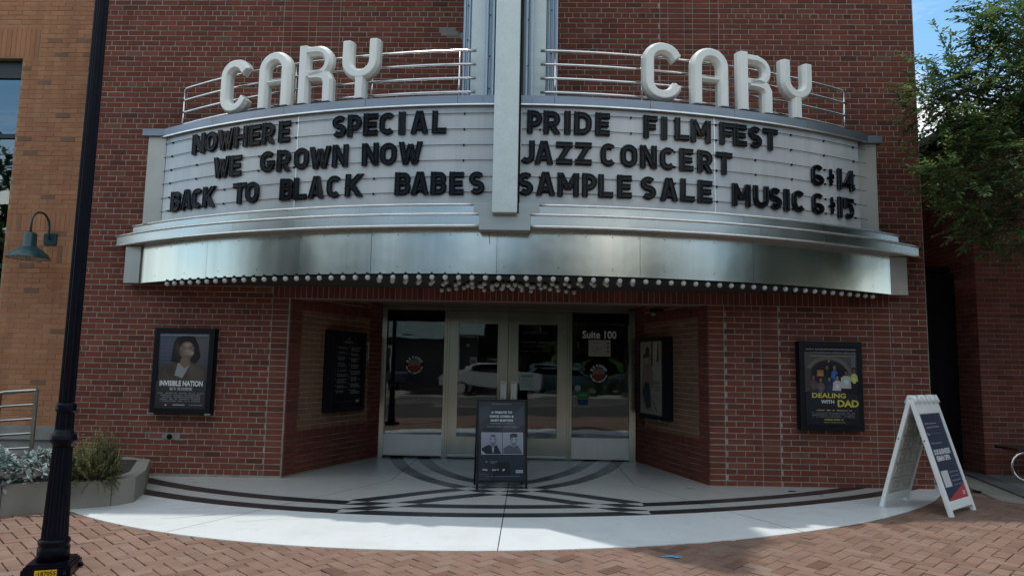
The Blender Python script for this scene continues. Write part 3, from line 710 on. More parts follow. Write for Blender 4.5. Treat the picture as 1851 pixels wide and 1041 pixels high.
[P.pts([(X(.60+.012*q), Zf(.58-.008*q)), (X(.84-.01*q), Zf(.56-.006*q)), (X(.97-.02*q), Zf(.50)), (X(.95-.015*q), Zf(.36)), (X(.58+.02*q), Zf(.36))], (.095+.006*q, .077+.005*q, .062+.004*q)) for q in range(6)]; [P.pts([(X(.06+.012*q), Zf(.52-.008*q)), (X(.30-.01*q), Zf(.58-.01*q)), (X(.36-.01*q), Zf(.44)), (X(.30), Zf(.36)), (X(.04+.02*q), Zf(.36))], (.085+.005*q, .067+.004*q, .055+.003*q)) for q in range(5)]
P.pts([(X(.34), Zf(.44)), (X(.40), Zf(.60)), (X(.65), Zf(.60)), (X(.56), Zf(.47)), (X(.5), Zf(.40))], (.34, .35, .34))
P.pts([(X(.62), Zf(.56)), (X(.68), Zf(.60)), (X(.80), Zf(.50)), (X(.66), Zf(.43))], (.13, .11, .085))
P.pts([(X(.16), Zf(.50)), (X(.30), Zf(.57)), (X(.36), Zf(.46)), (X(.24), Zf(.42))], (.075, .058, .045))
P.pts([(X(.25), Zf(.62)), (X(.28), Zf(.80)), (X(.36), Zf(.93)), (X(.52), Zf(.98)), (X(.70), Zf(.95)), (X(.79), Zf(.84)), (X(.84), Zf(.68)), (X(.76), Zf(.60)), (X(.62), Zf(.62)), (X(.4), Zf(.60))], (.022, .018, .018))
P.pts([(X(.44), Zf(.58)), (X(.45), Zf(.66)), (X(.64), Zf(.66)), (X(.64), Zf(.58)), (X(.54), Zf(.53))], (.19, .13, .10))
P.soft(X(.40), Zf(.80), pw*.12, ph*.15, (.022, .018, .018), (.06, .05, .05), -.01, .02);
P.soft(X(.56), Zf(.77), pw*.155, ph*.125, (.11, .075, .06), (.34, .255, .21), pw*.045, -ph*.005, 12); P.soft(X(.66), Zf(.735), pw*.05, ph*.03, (.27, .20, .16), (.38, .28, .23)); P.soft(X(.57), Zf(.845), pw*.09, ph*.03, (.26, .19, .155), (.36, .27, .225), .01)
P.pts([(X(.40), Zf(.80)), (X(.45), Zf(.88)), (X(.60), Zf(.91)), (X(.74), Zf(.86)), (X(.70), Zf(.94)), (X(.5), Zf(.95)), (X(.38), Zf(.88))], (.022, .018, .018))
for e in (.49, .64):
    P.ell(X(e), Zf(.80), pw*.062, ph*.024, (.09, .07, .065)); P.ell(X(e), Zf(.80), pw*.056, ph*.0205, (.24, .18, .15)); P.soft(X(e), Zf(.80), pw*.034, ph*.009, (.13, .09, .075), (.03, .02, .02), n=4); P.pts([(X(e-.055), Zf(.83)), (X(e), Zf(.838)), (X(e+.055), Zf(.829)), (X(e), Zf(.832))], (.06, .045, .04))
P.soft(X(.565), Zf(.755), pw*.022, ph*.03, (.24, .175, .14), (.36, .27, .22), .002); P.ell(X(.565), Zf(.732), pw*.026, ph*.006, (.13, .085, .07)); P.ell(X(.57), Zf(.697), pw*.046, ph*.006, (.13, .045, .04)); P.soft(X(.57), Zf(.689), pw*.040, ph*.007, (.20, .09, .08), (.27, .14, .12), n=3); P.soft(X(.56), Zf(.655), pw*.06, ph*.012, (.22, .16, .13), (.16, .11, .09), n=4)
P.grad(X(0), X(1), Zf(0), Zf(.36), (.03, .03, .032), (.045, .04, .038), 6)
P.text('INVISIBLE NATION', X(.5), Zf(.295), pw*.86, ph*.072, (.66, .67, .68), .035); P.text('看不見的國家', X(.5), Zf(.235), pw*.46, ph*.045, (.42, .43, .44), .01)
for q in range(5): P.lines(X(.04 if q == 0 else .10), X(.96 if q == 0 else .9), Zf(.195-.026*q), ph*.014, (.20, .20, .21), .9, q)
P.ell(X(.22), Zf(.045), .010, .010, (.5, .5, .5)); P.rect(X(.36), X(.60), Zf(.04), Zf(.055), (.3, .3, .3)); P.lines(X(.68), X(.95), Zf(.045), .006, (.4, .4, .4), 1, 8)
P.lines(X(.02), X(.98), Zf(.962), ph*.02, (.26, .27, .30), .95, 9)
P.build('poster', PRINT, r, world=False)
for lx in (-.375, .30): g = MB(); g.box(lx, lx+.07, -.115, -.10, -.012, .006); g.build('latch', RAILM, r, world=False)
# 2 schedule board, left niche wall
r, pw, ph, yy, f = case('poster_case', NL, AL, .71, 1.50, .71, 1.765, .13, 'black schedule board with two columns of small white text on the left niche wall', .05)
P = Print(yy); P.rect(X(0), X(1), Zf(0), Zf(1), (.006, .006, .008))
P.text('JUNE', X(.48), Zf(.925), None, .03, (.32, .32, .32), .02); P.text('SCHEDULE', X(.48), Zf(.88), None, .03, (.32, .32, .32), .02)
for s_ in (-1, 1): P.rect(X(.48+s_*.20)-.002, X(.48+s_*.20)+.002, Zf(.87), Zf(.97), (.25, .25, .25))
z_ = .82; q = 0
for cx0 in (.12, .56):
    z_ = .82
    for k in range(10):
        if z_ < .16: break
        P.rect(X(cx0-.06), X(cx0-.04), Zf(z_), Zf(z_+.02), (.2, .2, .2))
        for l in range(rnd.choice((2, 3, 3))): P.lines(X(cx0), X(cx0+rnd.uniform(.2, .36)), Zf(z_-.0), ph*.011, (.27, .27, .27), .95, q); q += 1; z_ -= .021
        z_ -= .025
P.rect(X(.1), X(.65), Zf(.075), Zf(.079), (.12, .12, .12)); P.rect(X(.76), X(.88), Zf(.06), Zf(.095), (.28, .28, .28)); P.build('poster', PRINT, r, world=False)
# small notice beside it
r = empty('wall_notice', (NL[0]+1.655*cos(AL), NL[1]+1.655*sin(AL), 1.40), 'small white notice on the niche wall between schedule board and doors', 'notice', rotz=AL)
g = MB(); g.box(-.085, .085, -.02, -.012, 0, .24); g.build('board', PAPER, r, world=False)
P = Print(-.0205); P.rect(-.07, .07, .01, .23, (.36, .36, .34)); P.rect(.0, .05, .08, .21, (.10, .11, .12)); P.rect(-.06, -.02, .07, .20, (.16, .16, .16)); P.rect(-.06, .06, .02, .05, (.20, .17, .08)); P.build('print', PRINT, r, world=False)
# 3 right niche poster
r, pw, ph, yy, f = case('poster_case', NR, AR, .40, 1.19, .68, 1.765, .14, 'black poster case with a pale western film poster on the right niche wall', .05)
P = Print(yy); P.rect(X(0), X(1), Zf(0), Zf(1), (.42, .37, .30)); P.grad(X(0), X(1), Zf(0), Zf(.5), (.34, .30, .21), (.42, .37, .29), 5)
P.pts([(X(.04), Zf(.2)), (X(.12), Zf(.6)), (X(.2), Zf(.78)), (X(.3), Zf(.9)), (X(.44), Zf(.88)), (X(.46), Zf(.7)), (X(.62), Zf(.55)), (X(.52), Zf(.3)), (X(.56), Zf(.05)), (X(.3), Zf(.04))], (.26, .20, .16))
P.pts([(X(.1), Zf(.28)), (X(.22), Zf(.44)), (X(.42), Zf(.42)), (X(.5), Zf(.1)), (X(.3), Zf(.06))], (.035, .04, .05))
P.ell(X(.3), Zf(.735), pw*.10, ph*.055, (.48, .33, .24)); P.pts([(X(.1), Zf(.78)), (X(.2), Zf(.76)), (X(.48), Zf(.79)), (X(.38), Zf(.83)), (X(.25), Zf(.84))], (.06, .04, .03))
P.ell(X(.34), Zf(.87), pw*.09, ph*.05, (.05, .04, .035)); P.ell(X(.68), Zf(.86), pw*.14, ph*.12, (.60, .46, .38)); P.pts([(X(.5), Zf(.65)), (X(.52), Zf(.98)), (X(.6), Zf(.99)), (X(.58), Zf(.66))], (.09, .04, .03)); P.pts([(X(.76), Zf(.7)), (X(.80), Zf(.98)), (X(.84), Zf(.95)), (X(.86), Zf(.72))], (.09, .04, .03))
P.ell(X(.64), Zf(.88), pw*.016, ph*.008, (.04, .03, .03)); P.ell(X(.73), Zf(.88), pw*.016, ph*.008, (.04, .03, .03)); P.ell(X(.68), Zf(.80), pw*.03, ph*.007, (.16, .05, .04))
P.text('DEAD', X(.72), Zf(.405), pw*.36, ph*.05, (.12, .08, .06), .02); P.text("DON'T", X(.76), Zf(.355), pw*.34, ph*.032, (.12, .08, .06), .02); P.text('HURT', X(.79), Zf(.315), pw*.3, ph*.032, (.12, .08, .06), .02)
for q in range(5): P.lines(X(.58), X(.96), Zf(.26-.02*q), ph*.008, (.18, .16, .13), .9, q+70)
P.pts([(X(.58), Zf(.18)), (X(.62), Zf(.18)), (X(.78), Zf(.05)), (X(.74), Zf(.05))], (.06, .04, .03)); P.build('poster', PRINT, r, world=False)
g = MB(); g.box(.25, .32, -.145, -.13, -.012, .004); g.build('latch', RAILM, r, world=False)
# 4 group photo film poster
r, pw, ph, yy, f = case('poster_case', F0, 0, 3.445, 4.165, .68, 1.70, .12, 'black poster case with a group photo titled DEALING WITH DAD', .06)
P = Print(yy); P.rect(X(0), X(1), Zf(0), Zf(1), (.02, .02, .024)); P.grad(X(0), X(1), Zf(.42), Zf(.93), (.06, .05, .05), (.12, .115, .115), 8)
[P.ell(X(.46), Zf(.62), pw*(.48-.012*q), ph*(.275-.008*q), tuple(v*(.5+.5*sin(pi*q/9)) for v in (.19, .16, .14)), 0, pi) for q in range(9)]; [P.ell(X(.46), Zf(.62), pw*(.37-.02*q), ph*(.205-.015*q), (.035-.002*q, .03-.0015*q, .035-.0015*q), 0, pi) for q in range(8)]; P.rect(X(.10), X(.82), Zf(.50), Zf(.62), (.035, .03, .035))
P.rect(X(.90), X(.97), Zf(.5), Zf(.9), (.17, .17, .165)); P.rect(X(0), X(.12), Zf(.42), Zf(.72), (.10, .07, .065)); P.ell(X(.47), Zf(.81), .008, .008, (.7, .6, .45))
P.grad(X(.24), X(.36), Zf(.62), Zf(.70), (.55, .28, .06), (.35, .12, .04), 3)
ppl = [(.43, .73, .62, .05, (.02, .022, .02), (.2, .12, .09)), (.57, .73, .60, .055, (.04, .12, .36), (.22, .14, .10)), (.16, .60, .48, .07, (.09, .055, .05), (.16, .10, .08)), (.30, .57, .46, .07, (.12, .08, .075), (.2, .13, .1)),
       (.46, .58, .44, .065, (.03, .035, .045), (.20, .13, .10)), (.61, .60, .44, .075, (.42, .42, .42), (.26, .17, .13)), (.78, .66, .47, .095, (.40, .39, .38), (.17, .10, .07)), (.93, .69, .56, .06, (.42, .42, .14), (.16, .09, .07))]
for (cx_, zh, zl, hw, cc, sk) in ppl:
    P.pts([(X(cx_-hw*1.25), Zf(zl)), (X(cx_-hw), Zf(zh-.055)), (X(cx_-hw*.4), Zf(zh-.03)), (X(cx_+hw*.4), Zf(zh-.03)), (X(cx_+hw), Zf(zh-.055)), (X(cx_+hw*1.25), Zf(zl))], cc)
    P.pts([(X(cx_-hw*1.1), Zf(zl)), (X(cx_-hw*.9), Zf(zl-.13)), (X(cx_-.01), Zf(zl-.13)), (X(cx_), Zf(zl-.02)), (X(cx_+.01), Zf(zl-.13)), (X(cx_+hw*.9), Zf(zl-.13)), (X(cx_+hw*1.1), Zf(zl))], (.03, .04, .07) if cx_ < .7 else (.018, .016, .018))
    P.soft(X(cx_), Zf(zh-.11), pw*hw*.7, ph*.05, cc, tuple(min(1, q*1.5) for q in cc), .002, .004, 5); P.ell(X(cx_), Zf(zh+.012), pw*.04, ph*.038, (.015, .01, .01)); P.soft(X(cx_), Zf(zh), pw*.032, ph*.032, tuple(q*.55 for q in sk), tuple(min(1, q*1.25) for q in sk), pw*.006, 0, 5)
P.grad(X(0), X(1), Zf(0), Zf(.40), (.012, .012, .016), (.02, .022, .03), 5)
P.text('DEALING', X(.44), Zf(.345), pw*.64, ph*.062, (.55, .44, .06), .03); P.text('WITH', X(.41), Zf(.275), pw*.25, ph*.045, (.6, .6, .6), .025); P.text('DAD', X(.80), Zf(.235), pw*.40, ph*.088, (.55, .44, .06), .035)
P.lines(X(.2), X(.86), Zf(.185), ph*.012, (.42, .36, .12), .9, 3)
for q in range(4): P.lines(X(.10+.02*(q % 2)), X(.92), Zf(.155-.018*q), ph*.009, (.16, .16, .17), .9, q+30)
P.text('OPENS APRIL 21', X(.52), Zf(.062), pw*.36, ph*.02, (.5, .42, .1), .02); P.lines(X(.33), X(.74), Zf(.035), ph*.007, (.4, .34, .1), 1, 5)
P.lines(X(.02), X(.98), Zf(.955), ph*.02, (.2, .2, .22), .9, 41); P.lines(X(.1), X(.95), Zf(.92), ph*.012, (.2, .2, .2), .8, 42); P.lines(X(.1), X(.88), Zf(.875), ph*.008, (.4, .33, .15), 1, 43)
P.build('poster', PRINT, r, world=False)

# ------------------------------------------------------------------ marquee
MX, MY, MR = .1, 6.68, 8.17
marq = empty('theatre_marquee', (0, 0, 2.2), 'curved theatre marquee of stainless steel with white changeable letter board', 'marquee')
def cp(R_, th, z): t = radians(th); return (MX+R_*sin(t), MY-R_*cos(t), z)
def arcband(R0, R1, a0, a1, z0, z1, step=1.2, mb=None, endcaps=True):
    """solid curved bar between radii R0 (inner) and R1 (outer)"""
    mb = mb or MB(); n = max(1, int(abs(a1-a0)/step)); mb.smooth = False; rings = []
    for k in range(n+1):
        a = a0+(a1-a0)*k/n; rings.append([cp(R0, a, z0), cp(R1, a, z0), cp(R1, a, z1), cp(R0, a, z1)])
    n0 = len(mb.v)
    for r_ in rings: mb.v += r_
    for k in range(n):
        for i in range(4):
            j = (i+1) % 4
            if i == 1: continue
            mb.face([n0+k*4+i, n0+(k+1)*4+i, n0+(k+1)*4+j, n0+k*4+j])
    n1 = len(mb.v)
    for r_ in rings: mb.v += [r_[1], r_[2]]
    mb.smooth = True
    for k in range(n): mb.face([n1+2*k, n1+2*k+2, n1+2*k+3, n1+2*k+1])
    mb.smooth = False; mb.face([n0, n0+1, n0+2, n0+3]); e = n0+n*4; mb.face([e+3, e+2, e+1, e]); return mb
# fascia panels with seams
seams = [-33.1, -27.4, -21.6, -15.7, -9.96, -1.48, 3.6, 9.21, 15.0, 21.0, 27.0, 32.4]
seams = [-33.1, -24.5, -15.7, -9.96, -.9, 9.21, 18.0, 25.5, 32.4]
for a, b_ in zip(seams, seams[1:]):
    arcband(MR-.02, MR+rnd.uniform(-.001, .001), a+.012, b_-.012, 2.25, 2.695, .6).build('fascia_panel', STEEL, marq)
g = MB()
for k in range(-16, 17):
    th = -.38+k*1.9
    if -33 < th < 32.2:
        for z_ in ((2.642,) if k % 2 else (2.642, 2.32)):
            c_ = cp(MR+.001, th, z_); t = radians(th); g.smooth = False
            g.poly([(c_[0]+.0055*cos(q)*cos(t)+.002*sin(t), c_[1]+.0055*cos(q)*sin(t)-.002*cos(t), c_[2]+.0055*sin(q)) for q in [2*pi*i/8 for i in range(8)]])
g.build('rivets', BLACK, marq)['kind'] = 'stuff'
for x0, x1 in ((-4.545, -4.362), (4.48, 4.69)):
    g = MB(); g.box(x0, x1, -.185, -.001, 2.25, 2.69); g.build('end_block', KICK, marq)
arcband(MR-.06, MR-.021, -33, 32.3, 2.238, 2.25).build('drip_edge', BLACK, marq)
# soffit
g = MB(); n = 60
ring = [cp(MR-.022, -33+65.2*k/n, 2.262) for k in range(n+1)]
ring = [p for p in ring if p[1] < -.02]
ring = [(ring[0][0], -.004, 2.262)]+ring+[(ring[-1][0], -.004, 2.262)]
g.poly(list(reversed(ring))); top_ = [(p[0], p[1], 2.29) for p in ring]; g.poly(top_); g.build('soffit', SOFFIT, marq)
# ledges
def ledge(name, R_, a0, a1, z0, z1, mat, beads, gl=2.0, gr=2.0, seamlist=()):
    cuts = [a0]+[s_ for s_ in seamlist if a0 < s_ < -gl]+[-gl]
    cuts2 = [gr]+[s_ for s_ in seamlist if gr < s_ < a1]+[a1]
    for cc in (cuts, cuts2):
        for a, b_ in zip(cc, cc[1:]): arcband(R_-.12, R_, a+.01, b_-.01, z0+.001, z1-.001, .6).build(name, mat, marq)
        for zb_ in beads:
            mb = MB(); n = int((cc[-1]-cc[0])/.8); mb.tube([cp(R_+.004, cc[0]+(cc[-1]-cc[0])*k/n, zb_) for k in range(n+1)], .0125, 8); mb.build('trim_bead', BEAD, marq)
ledge('upper_ledge', 8.235, -33.9, 33.0, 2.83, 2.935, LEDGE, (2.935,), gl=2.5, gr=2.0, seamlist=(-20, 17))
ledge('lower_ledge', 8.31, -35.5, 35.0, 2.70, 2.825, LEDGE, (2.705, 2.822), gl=2.08, gr=1.38, seamlist=(-21, 18))
arcband(8.0, 8.30, -35.2, 34.7, 2.696, 2.703, .8).build('ledge_underside', LEDGE, marq)
g = MB(); g.box(-.20, .30, -1.665, -1.5, 2.66, 2.822); g.build('centre_plate', DULL, marq)
g = MB(); g.box(-.26, -.065, -1.60, -1.5, 2.826, 2.945); g.build('centre_plate', DULL, marq)
g = MB(); g.box(.185, .39, -1.60, -1.5, 2.826, 2.945); g.build('centre_plate', DULL, marq)
g = MB(); g.tube([cp(MR+.004, -1.48, 2.69), cp(MR+.005, -1.45, 2.62), cp(MR+.004, -1.4, 2.55)], .0028, 6); g.build('cable', BLACK, marq)
# letter board
for a, b_ in ((-30.5, -16.35), (-16.31, -1.0), (.62, 14.93), (14.97, 28.85)):
    arcband(MR-.03, MR, a, b_, 2.95, 3.985, .7).build('sign_panel', ACRYL, marq)
for a in (-16.33, 14.95): arcband(MR-.01, MR+.006, a-.035, a+.035, 2.95, 3.985).build('panel_joint', BEAD, marq)
for x0, x1 in ((-4.27, -4.052), (4.05, 4.30)):
    g = MB(); g.box(x0, x1, -.36, -.001, 2.93, 3.99); g.build('end_panel', CREAM, marq)
for zr in (3.895, 3.73, 3.565, 3.405, 3.235, 3.075):
    for a0, a1 in ((-31.2, -1.0), (.7, 29.6)):
        mb = MB(); n = 40; mb.tube([cp(MR+.012, a0+(a1-a0)*k/n, zr) for k in range(n+1)], .0032, 5)
        th = -3.4 if a0 < 0 else 2.0
        while a0 < th < a1:
            t = radians(th); c_ = cp(MR+.006, th, zr); mb.box(-.007, .007, -.012, .01, -.012, .006, T=lambda p: (c_[0]+p[0]*cos(t)-p[1]*sin(t), c_[1]+p[0]*sin(t)+p[1]*cos(t), c_[2]+p[2]))
            th += -3.27 if a0 < 0 else 3.27
        mb.build('letter_rail', BLACK, marq)
# coping
cs = [-31.1, -24.5, -17.5, -10.74, -3.9, -2.09, -1.0]; cs2 = [.62, 1.39, 2.99, 9.9, 16.5, 23, 29.7]
for cc in (cs, cs2):
    for a, b_ in zip(cc, cc[1:]): arcband(MR-.25, MR+.045, a+.012, b_-.012, 3.985, 4.072, .6).build('coping', COPING, marq)
g = MB(); g.box(-4.33, -4.0, -.40, -.001, 3.99, 4.07); g.build('coping', COPING, marq)
g = MB(); g.box(4.0, 4.36, -.40, -.001, 3.99, 4.07); g.build('coping', COPING, marq)
arcband(MR+.03, MR+.047, -31, -1.0, 3.972, 3.986, .8).build('coping_drip', BEAD, marq); arcband(MR+.03, MR+.047, .62, 29.6, 3.972, 3.986, .8).build('coping_drip', BEAD, marq)
g = MB(); pts_ = [cp(MR-.2, -31+60*k/30, 4.0) for k in range(31)]; pts_ = [p for p in pts_ if p[1] < -.02]; g.poly([(pts_[0][0], -.003, 4.0)]+pts_+[(pts_[-1][0], -.003, 4.0)]); g.build('marquee_roof', SOFFIT, marq)
g = MB(); g.box(-4.0, 4.0, -.3, -.004, 2.3, 2.95); g.build('marquee_core', SOFFIT, marq)
# railing
RR = 7.97
for zr in (4.205, 4.357, 4.51, 4.66):
    for a0, a1 in ((-31.1, -2.87), (2.02, 29.5)):
        mb = MB(); n = 40; mb.tube([cp(RR, a0+(a1-a0)*k/n, zr) for k in range(n+1)], .0165, 8); mb.build('rail_tube', RAILM, marq)
for a in (-30.72, -17.84, -11.07, -4.13, 3.12, 9.84, 18.04, 29.19):
    mb = MB(); c_ = cp(RR+.0, a, 0); mb.tube([(c_[0], c_[1], 4.0), (c_[0], c_[1], 4.67)], .012, 8); mb.build('rail_post', RAILM, marq)
# bulbs
bm_ = MB(); bm_.lathe([(.004, -.027), (.014, -.0235), (.023, -.0135), (.027, 0), (.0235, .0135), (.014, .024), (.012, .03)], 12); bulb_me = bm_.mesh('bulb', BULB)
bulbs = []
n = 64; BC = (.045, 6.6, 8.07)
for k in range(n):
    th = radians(-29.0+60.2*k/(n-1)); bulbs.append((BC[0]+BC[2]*sin(th), BC[1]-BC[2]*cos(th)))
def along(P, n):
    C_ = spl(P, 10); d = [0]
    for a, b_ in zip(C_, C_[1:]): d.append(d[-1]+hypot(b_[0]-a[0], b_[1]-a[1]))
    o_ = []
    for k in range(n):
        t = d[-1]*k/(n-1)
        for i in range(len(C_)-1):
            if d[i+1] >= t-1e-9: f_ = (t-d[i])/(d[i+1]-d[i]); o_.append((C_[i][0]+(C_[i+1][0]-C_[i][0])*f_, C_[i][1]+(C_[i+1][1]-C_[i][1])*f_)); break
    return o_
for Pq, n in (([(-.72, -.26), (-.32, -.66), (.05, -.88), (.5, -1.05), (1.35, -1.24)], 18), ([(-.22, -.34), (.12, -.62), (.5, -.80), (.85, -.93), (1.37, -1.14)], 14)):
    A_ = along(Pq, n); bulbs += A_; bulbs += [(.1-x, y+.01) for x, y in A_]
for x, y in bulbs: inst('bulb', bulb_me, marq, (x, y, 2.213-2.2))
g = MB()
for x, y in bulbs: g.lathe([(.017, 2.236), (.02, 2.262)], 8, (x, y, 0), caps=False)
tag(g.build('bulb_sockets', BLACK, marq), kind='stuff')

# stroke sweeps -------------------------------------------------
def stroke(mb, P, prof, closed=False, cut0=None, cut1=None):
    """P: 2D points (x,z); prof: [(offset, depth)] ; depth is towards the viewer (-y)"""
    n = len(P); rings = []
    for i in range(n):
        a = P[(i-1) % n] if (closed or i > 0) else None; c_ = P[(i+1) % n] if (closed or i < n-1) else None; b_ = P[i]
        def nrm(p, q): d = (q[0]-p[0], q[1]-p[1]); l = hypot(*d) or 1; return (-d[1]/l, d[0]/l)
        if a and c_:
            n1, n2 = nrm(a, b_), nrm(b_, c_); m_ = (n1[0]+n2[0], n1[1]+n2[1]); l2 = (m_[0]**2+m_[1]**2)/2 or 1; mm = (m_[0]/l2, m_[1]/l2)
            l = hypot(*mm)
            if l > 1.9: mm = (mm[0]/l*1.9, mm[1]/l*1.9)
        else:
            mm = nrm(b_, c_) if c_ else nrm(a, b_); ct = cut0 if c_ else cut1
            if ct == 'h' and abs(mm[0]) > .2: mm = (1/mm[0], 0)
            if ct == 'v' and abs(mm[1]) > .2: mm = (0, 1/mm[1])
        rings.append([(b_[0]+mm[0]*o_, -d_, b_[1]+mm[1]*o_) for o_, d_ in prof])
    if closed: rings.append(rings[0])
    n0 = len(mb.v); k = len(prof)
    for r_ in rings: mb.v += r_
    for a in range(len(rings)-1):
        for i in range(k-1): mb.face([n0+a*k+i, n0+a*k+i+1, n0+(a+1)*k+i+1, n0+(a+1)*k+i])
    if not closed: mb.face([n0+i for i in range(k)][::-1]); e = n0+(len(rings)-1)*k; mb.face([e+i for i in range(k)])
def arc(cx_, cz, rx, rz, a0, a1, n=10): return [(cx_+rx*cos(radians(a0+(a1-a0)*k/n)), cz+rz*sin(radians(a0+(a1-a0)*k/n))) for k in range(n+1)]
def glyph(ch, w_, h_, t):
    """list of (points, closed, cut0, cut1), stroke width t, box w_ x h_ centred on x=0, from z=0"""
    l, r_, b_, tp = -w_/2+t/2, w_/2-t/2, t/2, h_-t/2; m_ = h_*.5; L0, R0, T0 = -w_/2, w_/2, h_
    V = lambda x: ([(x, 0), (x, h_)], 0, None, None); H = lambda z, x0, x1: ([(x0, z), (x1, z)], 0, None, None)
    rx = (r_-l)/2
    if ch == 'I' or ch == '1':
        return [V(0)]
    if ch == 'O': return [([*arc(0, tp-rx, rx, rx, 0, 180, 10), *arc(0, b_+rx, rx, rx, 180, 360, 10)], 1, None, None)]
    if ch == 'C': return [(arc(0, tp-rx, rx, rx, 38, 180, 9)+arc(0, b_+rx, rx, rx, 180, 322, 9), 0, None, None)]
    if ch == 'G': return [(arc(0, tp-rx, rx, rx, 38, 180, 9)+arc(0, b_+rx, rx, rx, 180, 350, 9)+[(r_, h_*.42)], 0, None, None), H(h_*.42, 0, R0)]
    if ch == 'U': return [([(l, h_)]+arc(0, b_+rx, rx, rx, 180, 360, 10)+[(r_, h_)], 0, None, None)]
    if ch == 'J': return [([(r_, h_)]+[(r_, b_+rx)]+arc(0, b_+rx, rx, rx, 0, -140, 9)[1:], 0, None, None)]
    if ch == 'S':
        q = (tp-m_)/2; return [(arc(0, tp-q, rx, q, 35, 270, 11)+arc(0, b_+q, rx, q, 90, -145, 11)[1:], 0, None, None)]
    if ch == 'E': return [V(l), H(tp, l, R0), H(m_, l, R0-w_*.08), H(b_, l, R0)]
    if ch == 'F': return [V(l), H(tp, l, R0), H(m_-.0, l, R0-w_*.12)]
    if ch == 'L': return [V(l), H(b_, l, R0)]
    if ch == 'T': return [V(0), H(tp, L0, R0)]
    if ch == 'H': return [V(l), V(r_), H(m_, l, r_)]
    if ch == 'N': return [V(l), V(r_), ([(l, h_), (r_, 0)], 0, 'h', 'h')]
    if ch == 'M': return [V(l), V(r_), ([(l, h_), (0, h_*.28)], 0, 'h', 'h'), ([(r_, h_), (0, h_*.28)], 0, 'h', 'h')]
    if ch == 'W':
        q = w_*.19; return [([(l, h_), (-q, 0)], 0, 'h', 'h'), ([(-q, 0), (0, h_*.9)], 0, 'h', 'h'), ([(0, h_*.9), (q, 0)], 0, 'h', 'h'), ([(q, 0), (r_, h_)], 0, 'h', 'h')]
    if ch == 'A': return [([(l, 0), (-t*.12, h_)], 0, 'h', 'h'), ([(r_, 0), (t*.12, h_)], 0, 'h', 'h'), H(h_*.27, l*.55, r_*.55)]
    if ch == 'Z': return [H(tp, L0, R0), H(b_, L0, R0), ([(l+t*.1, t*.6), (r_-t*.1, h_-t*.6)], 0, 'h', 'h')]
    if ch == 'K': return [V(l), ([(l, h_*.36), (r_, h_)], 0, 'h', 'h'), ([(l+(r_-l)*.3, h_*.56), (r_, 0)], 0, 'h', 'h')]
    def bowl(z0, z1, xr): q = (z1-z0)/2; return ([(l, z1), (xr-q, z1)]+arc(xr-q, z0+q, q, q, 80, -80, 8)+[(xr-q, z0), (l, z0)], 0, None, None)
    if ch == 'P': return [V(l), bowl(h_*.40, tp, r_)]
    if ch == 'R': return [V(l), bowl(h_*.42, tp, r_), ([(-w_*.02, h_*.42), (r_, 0)], 0, 'h', 'h')]
    if ch == 'B': return [V(l), bowl(h_*.53, tp, r_-w_*.03), bowl(b_, h_*.53, r_)]
    if ch == 'D': return [V(l), ([(l, tp), (0, tp)]+arc(r_-rx*1.1, tp-rx*1.1, rx*1.1, rx*1.1, 80, 0, 5)+arc(r_-rx*1.1, b_+rx*1.1, rx*1.1, rx*1.1, 0, -80, 5)+[(0, b_), (l, b_)], 0, None, None)]
    if ch == '6': q = rx; e_ = h_*.17; return [(arc(0, b_+e_, q, e_, 0, 360, 16)[:-1], 1, None, None), (arc(0, tp-q, q, q, 38, 180, 9)+[(l, b_+e_)], 0, None, None)]
    if ch == '4': return [V(r_-w_*.12), H(h_*.25, L0, R0), ([(L0+t*.5, h_*.25), (r_-w_*.12, h_)], 0, 'h', 'h')]
    if ch == '5': q = h_*.29; return [H(tp, l, R0), ([(l, h_), (l, h_*.5)], 0, None, None), ([(l, h_*.56)]+arc(0, b_+q, rx, q, 90, -140, 10), 0, None, None)]
    if ch == '+': return [([(0, h_*.1), (0, h_*.9)], 0, None, None), H(h_*.46, L0*.9, R0*.8), ([(R0*.6, h_*.46), (R0*.6, h_*.62), (0, h_*.62)], 0, None, None), ([(0, h_*.36), (w_*.3, h_*.28)], 0, None, None)]
    return []
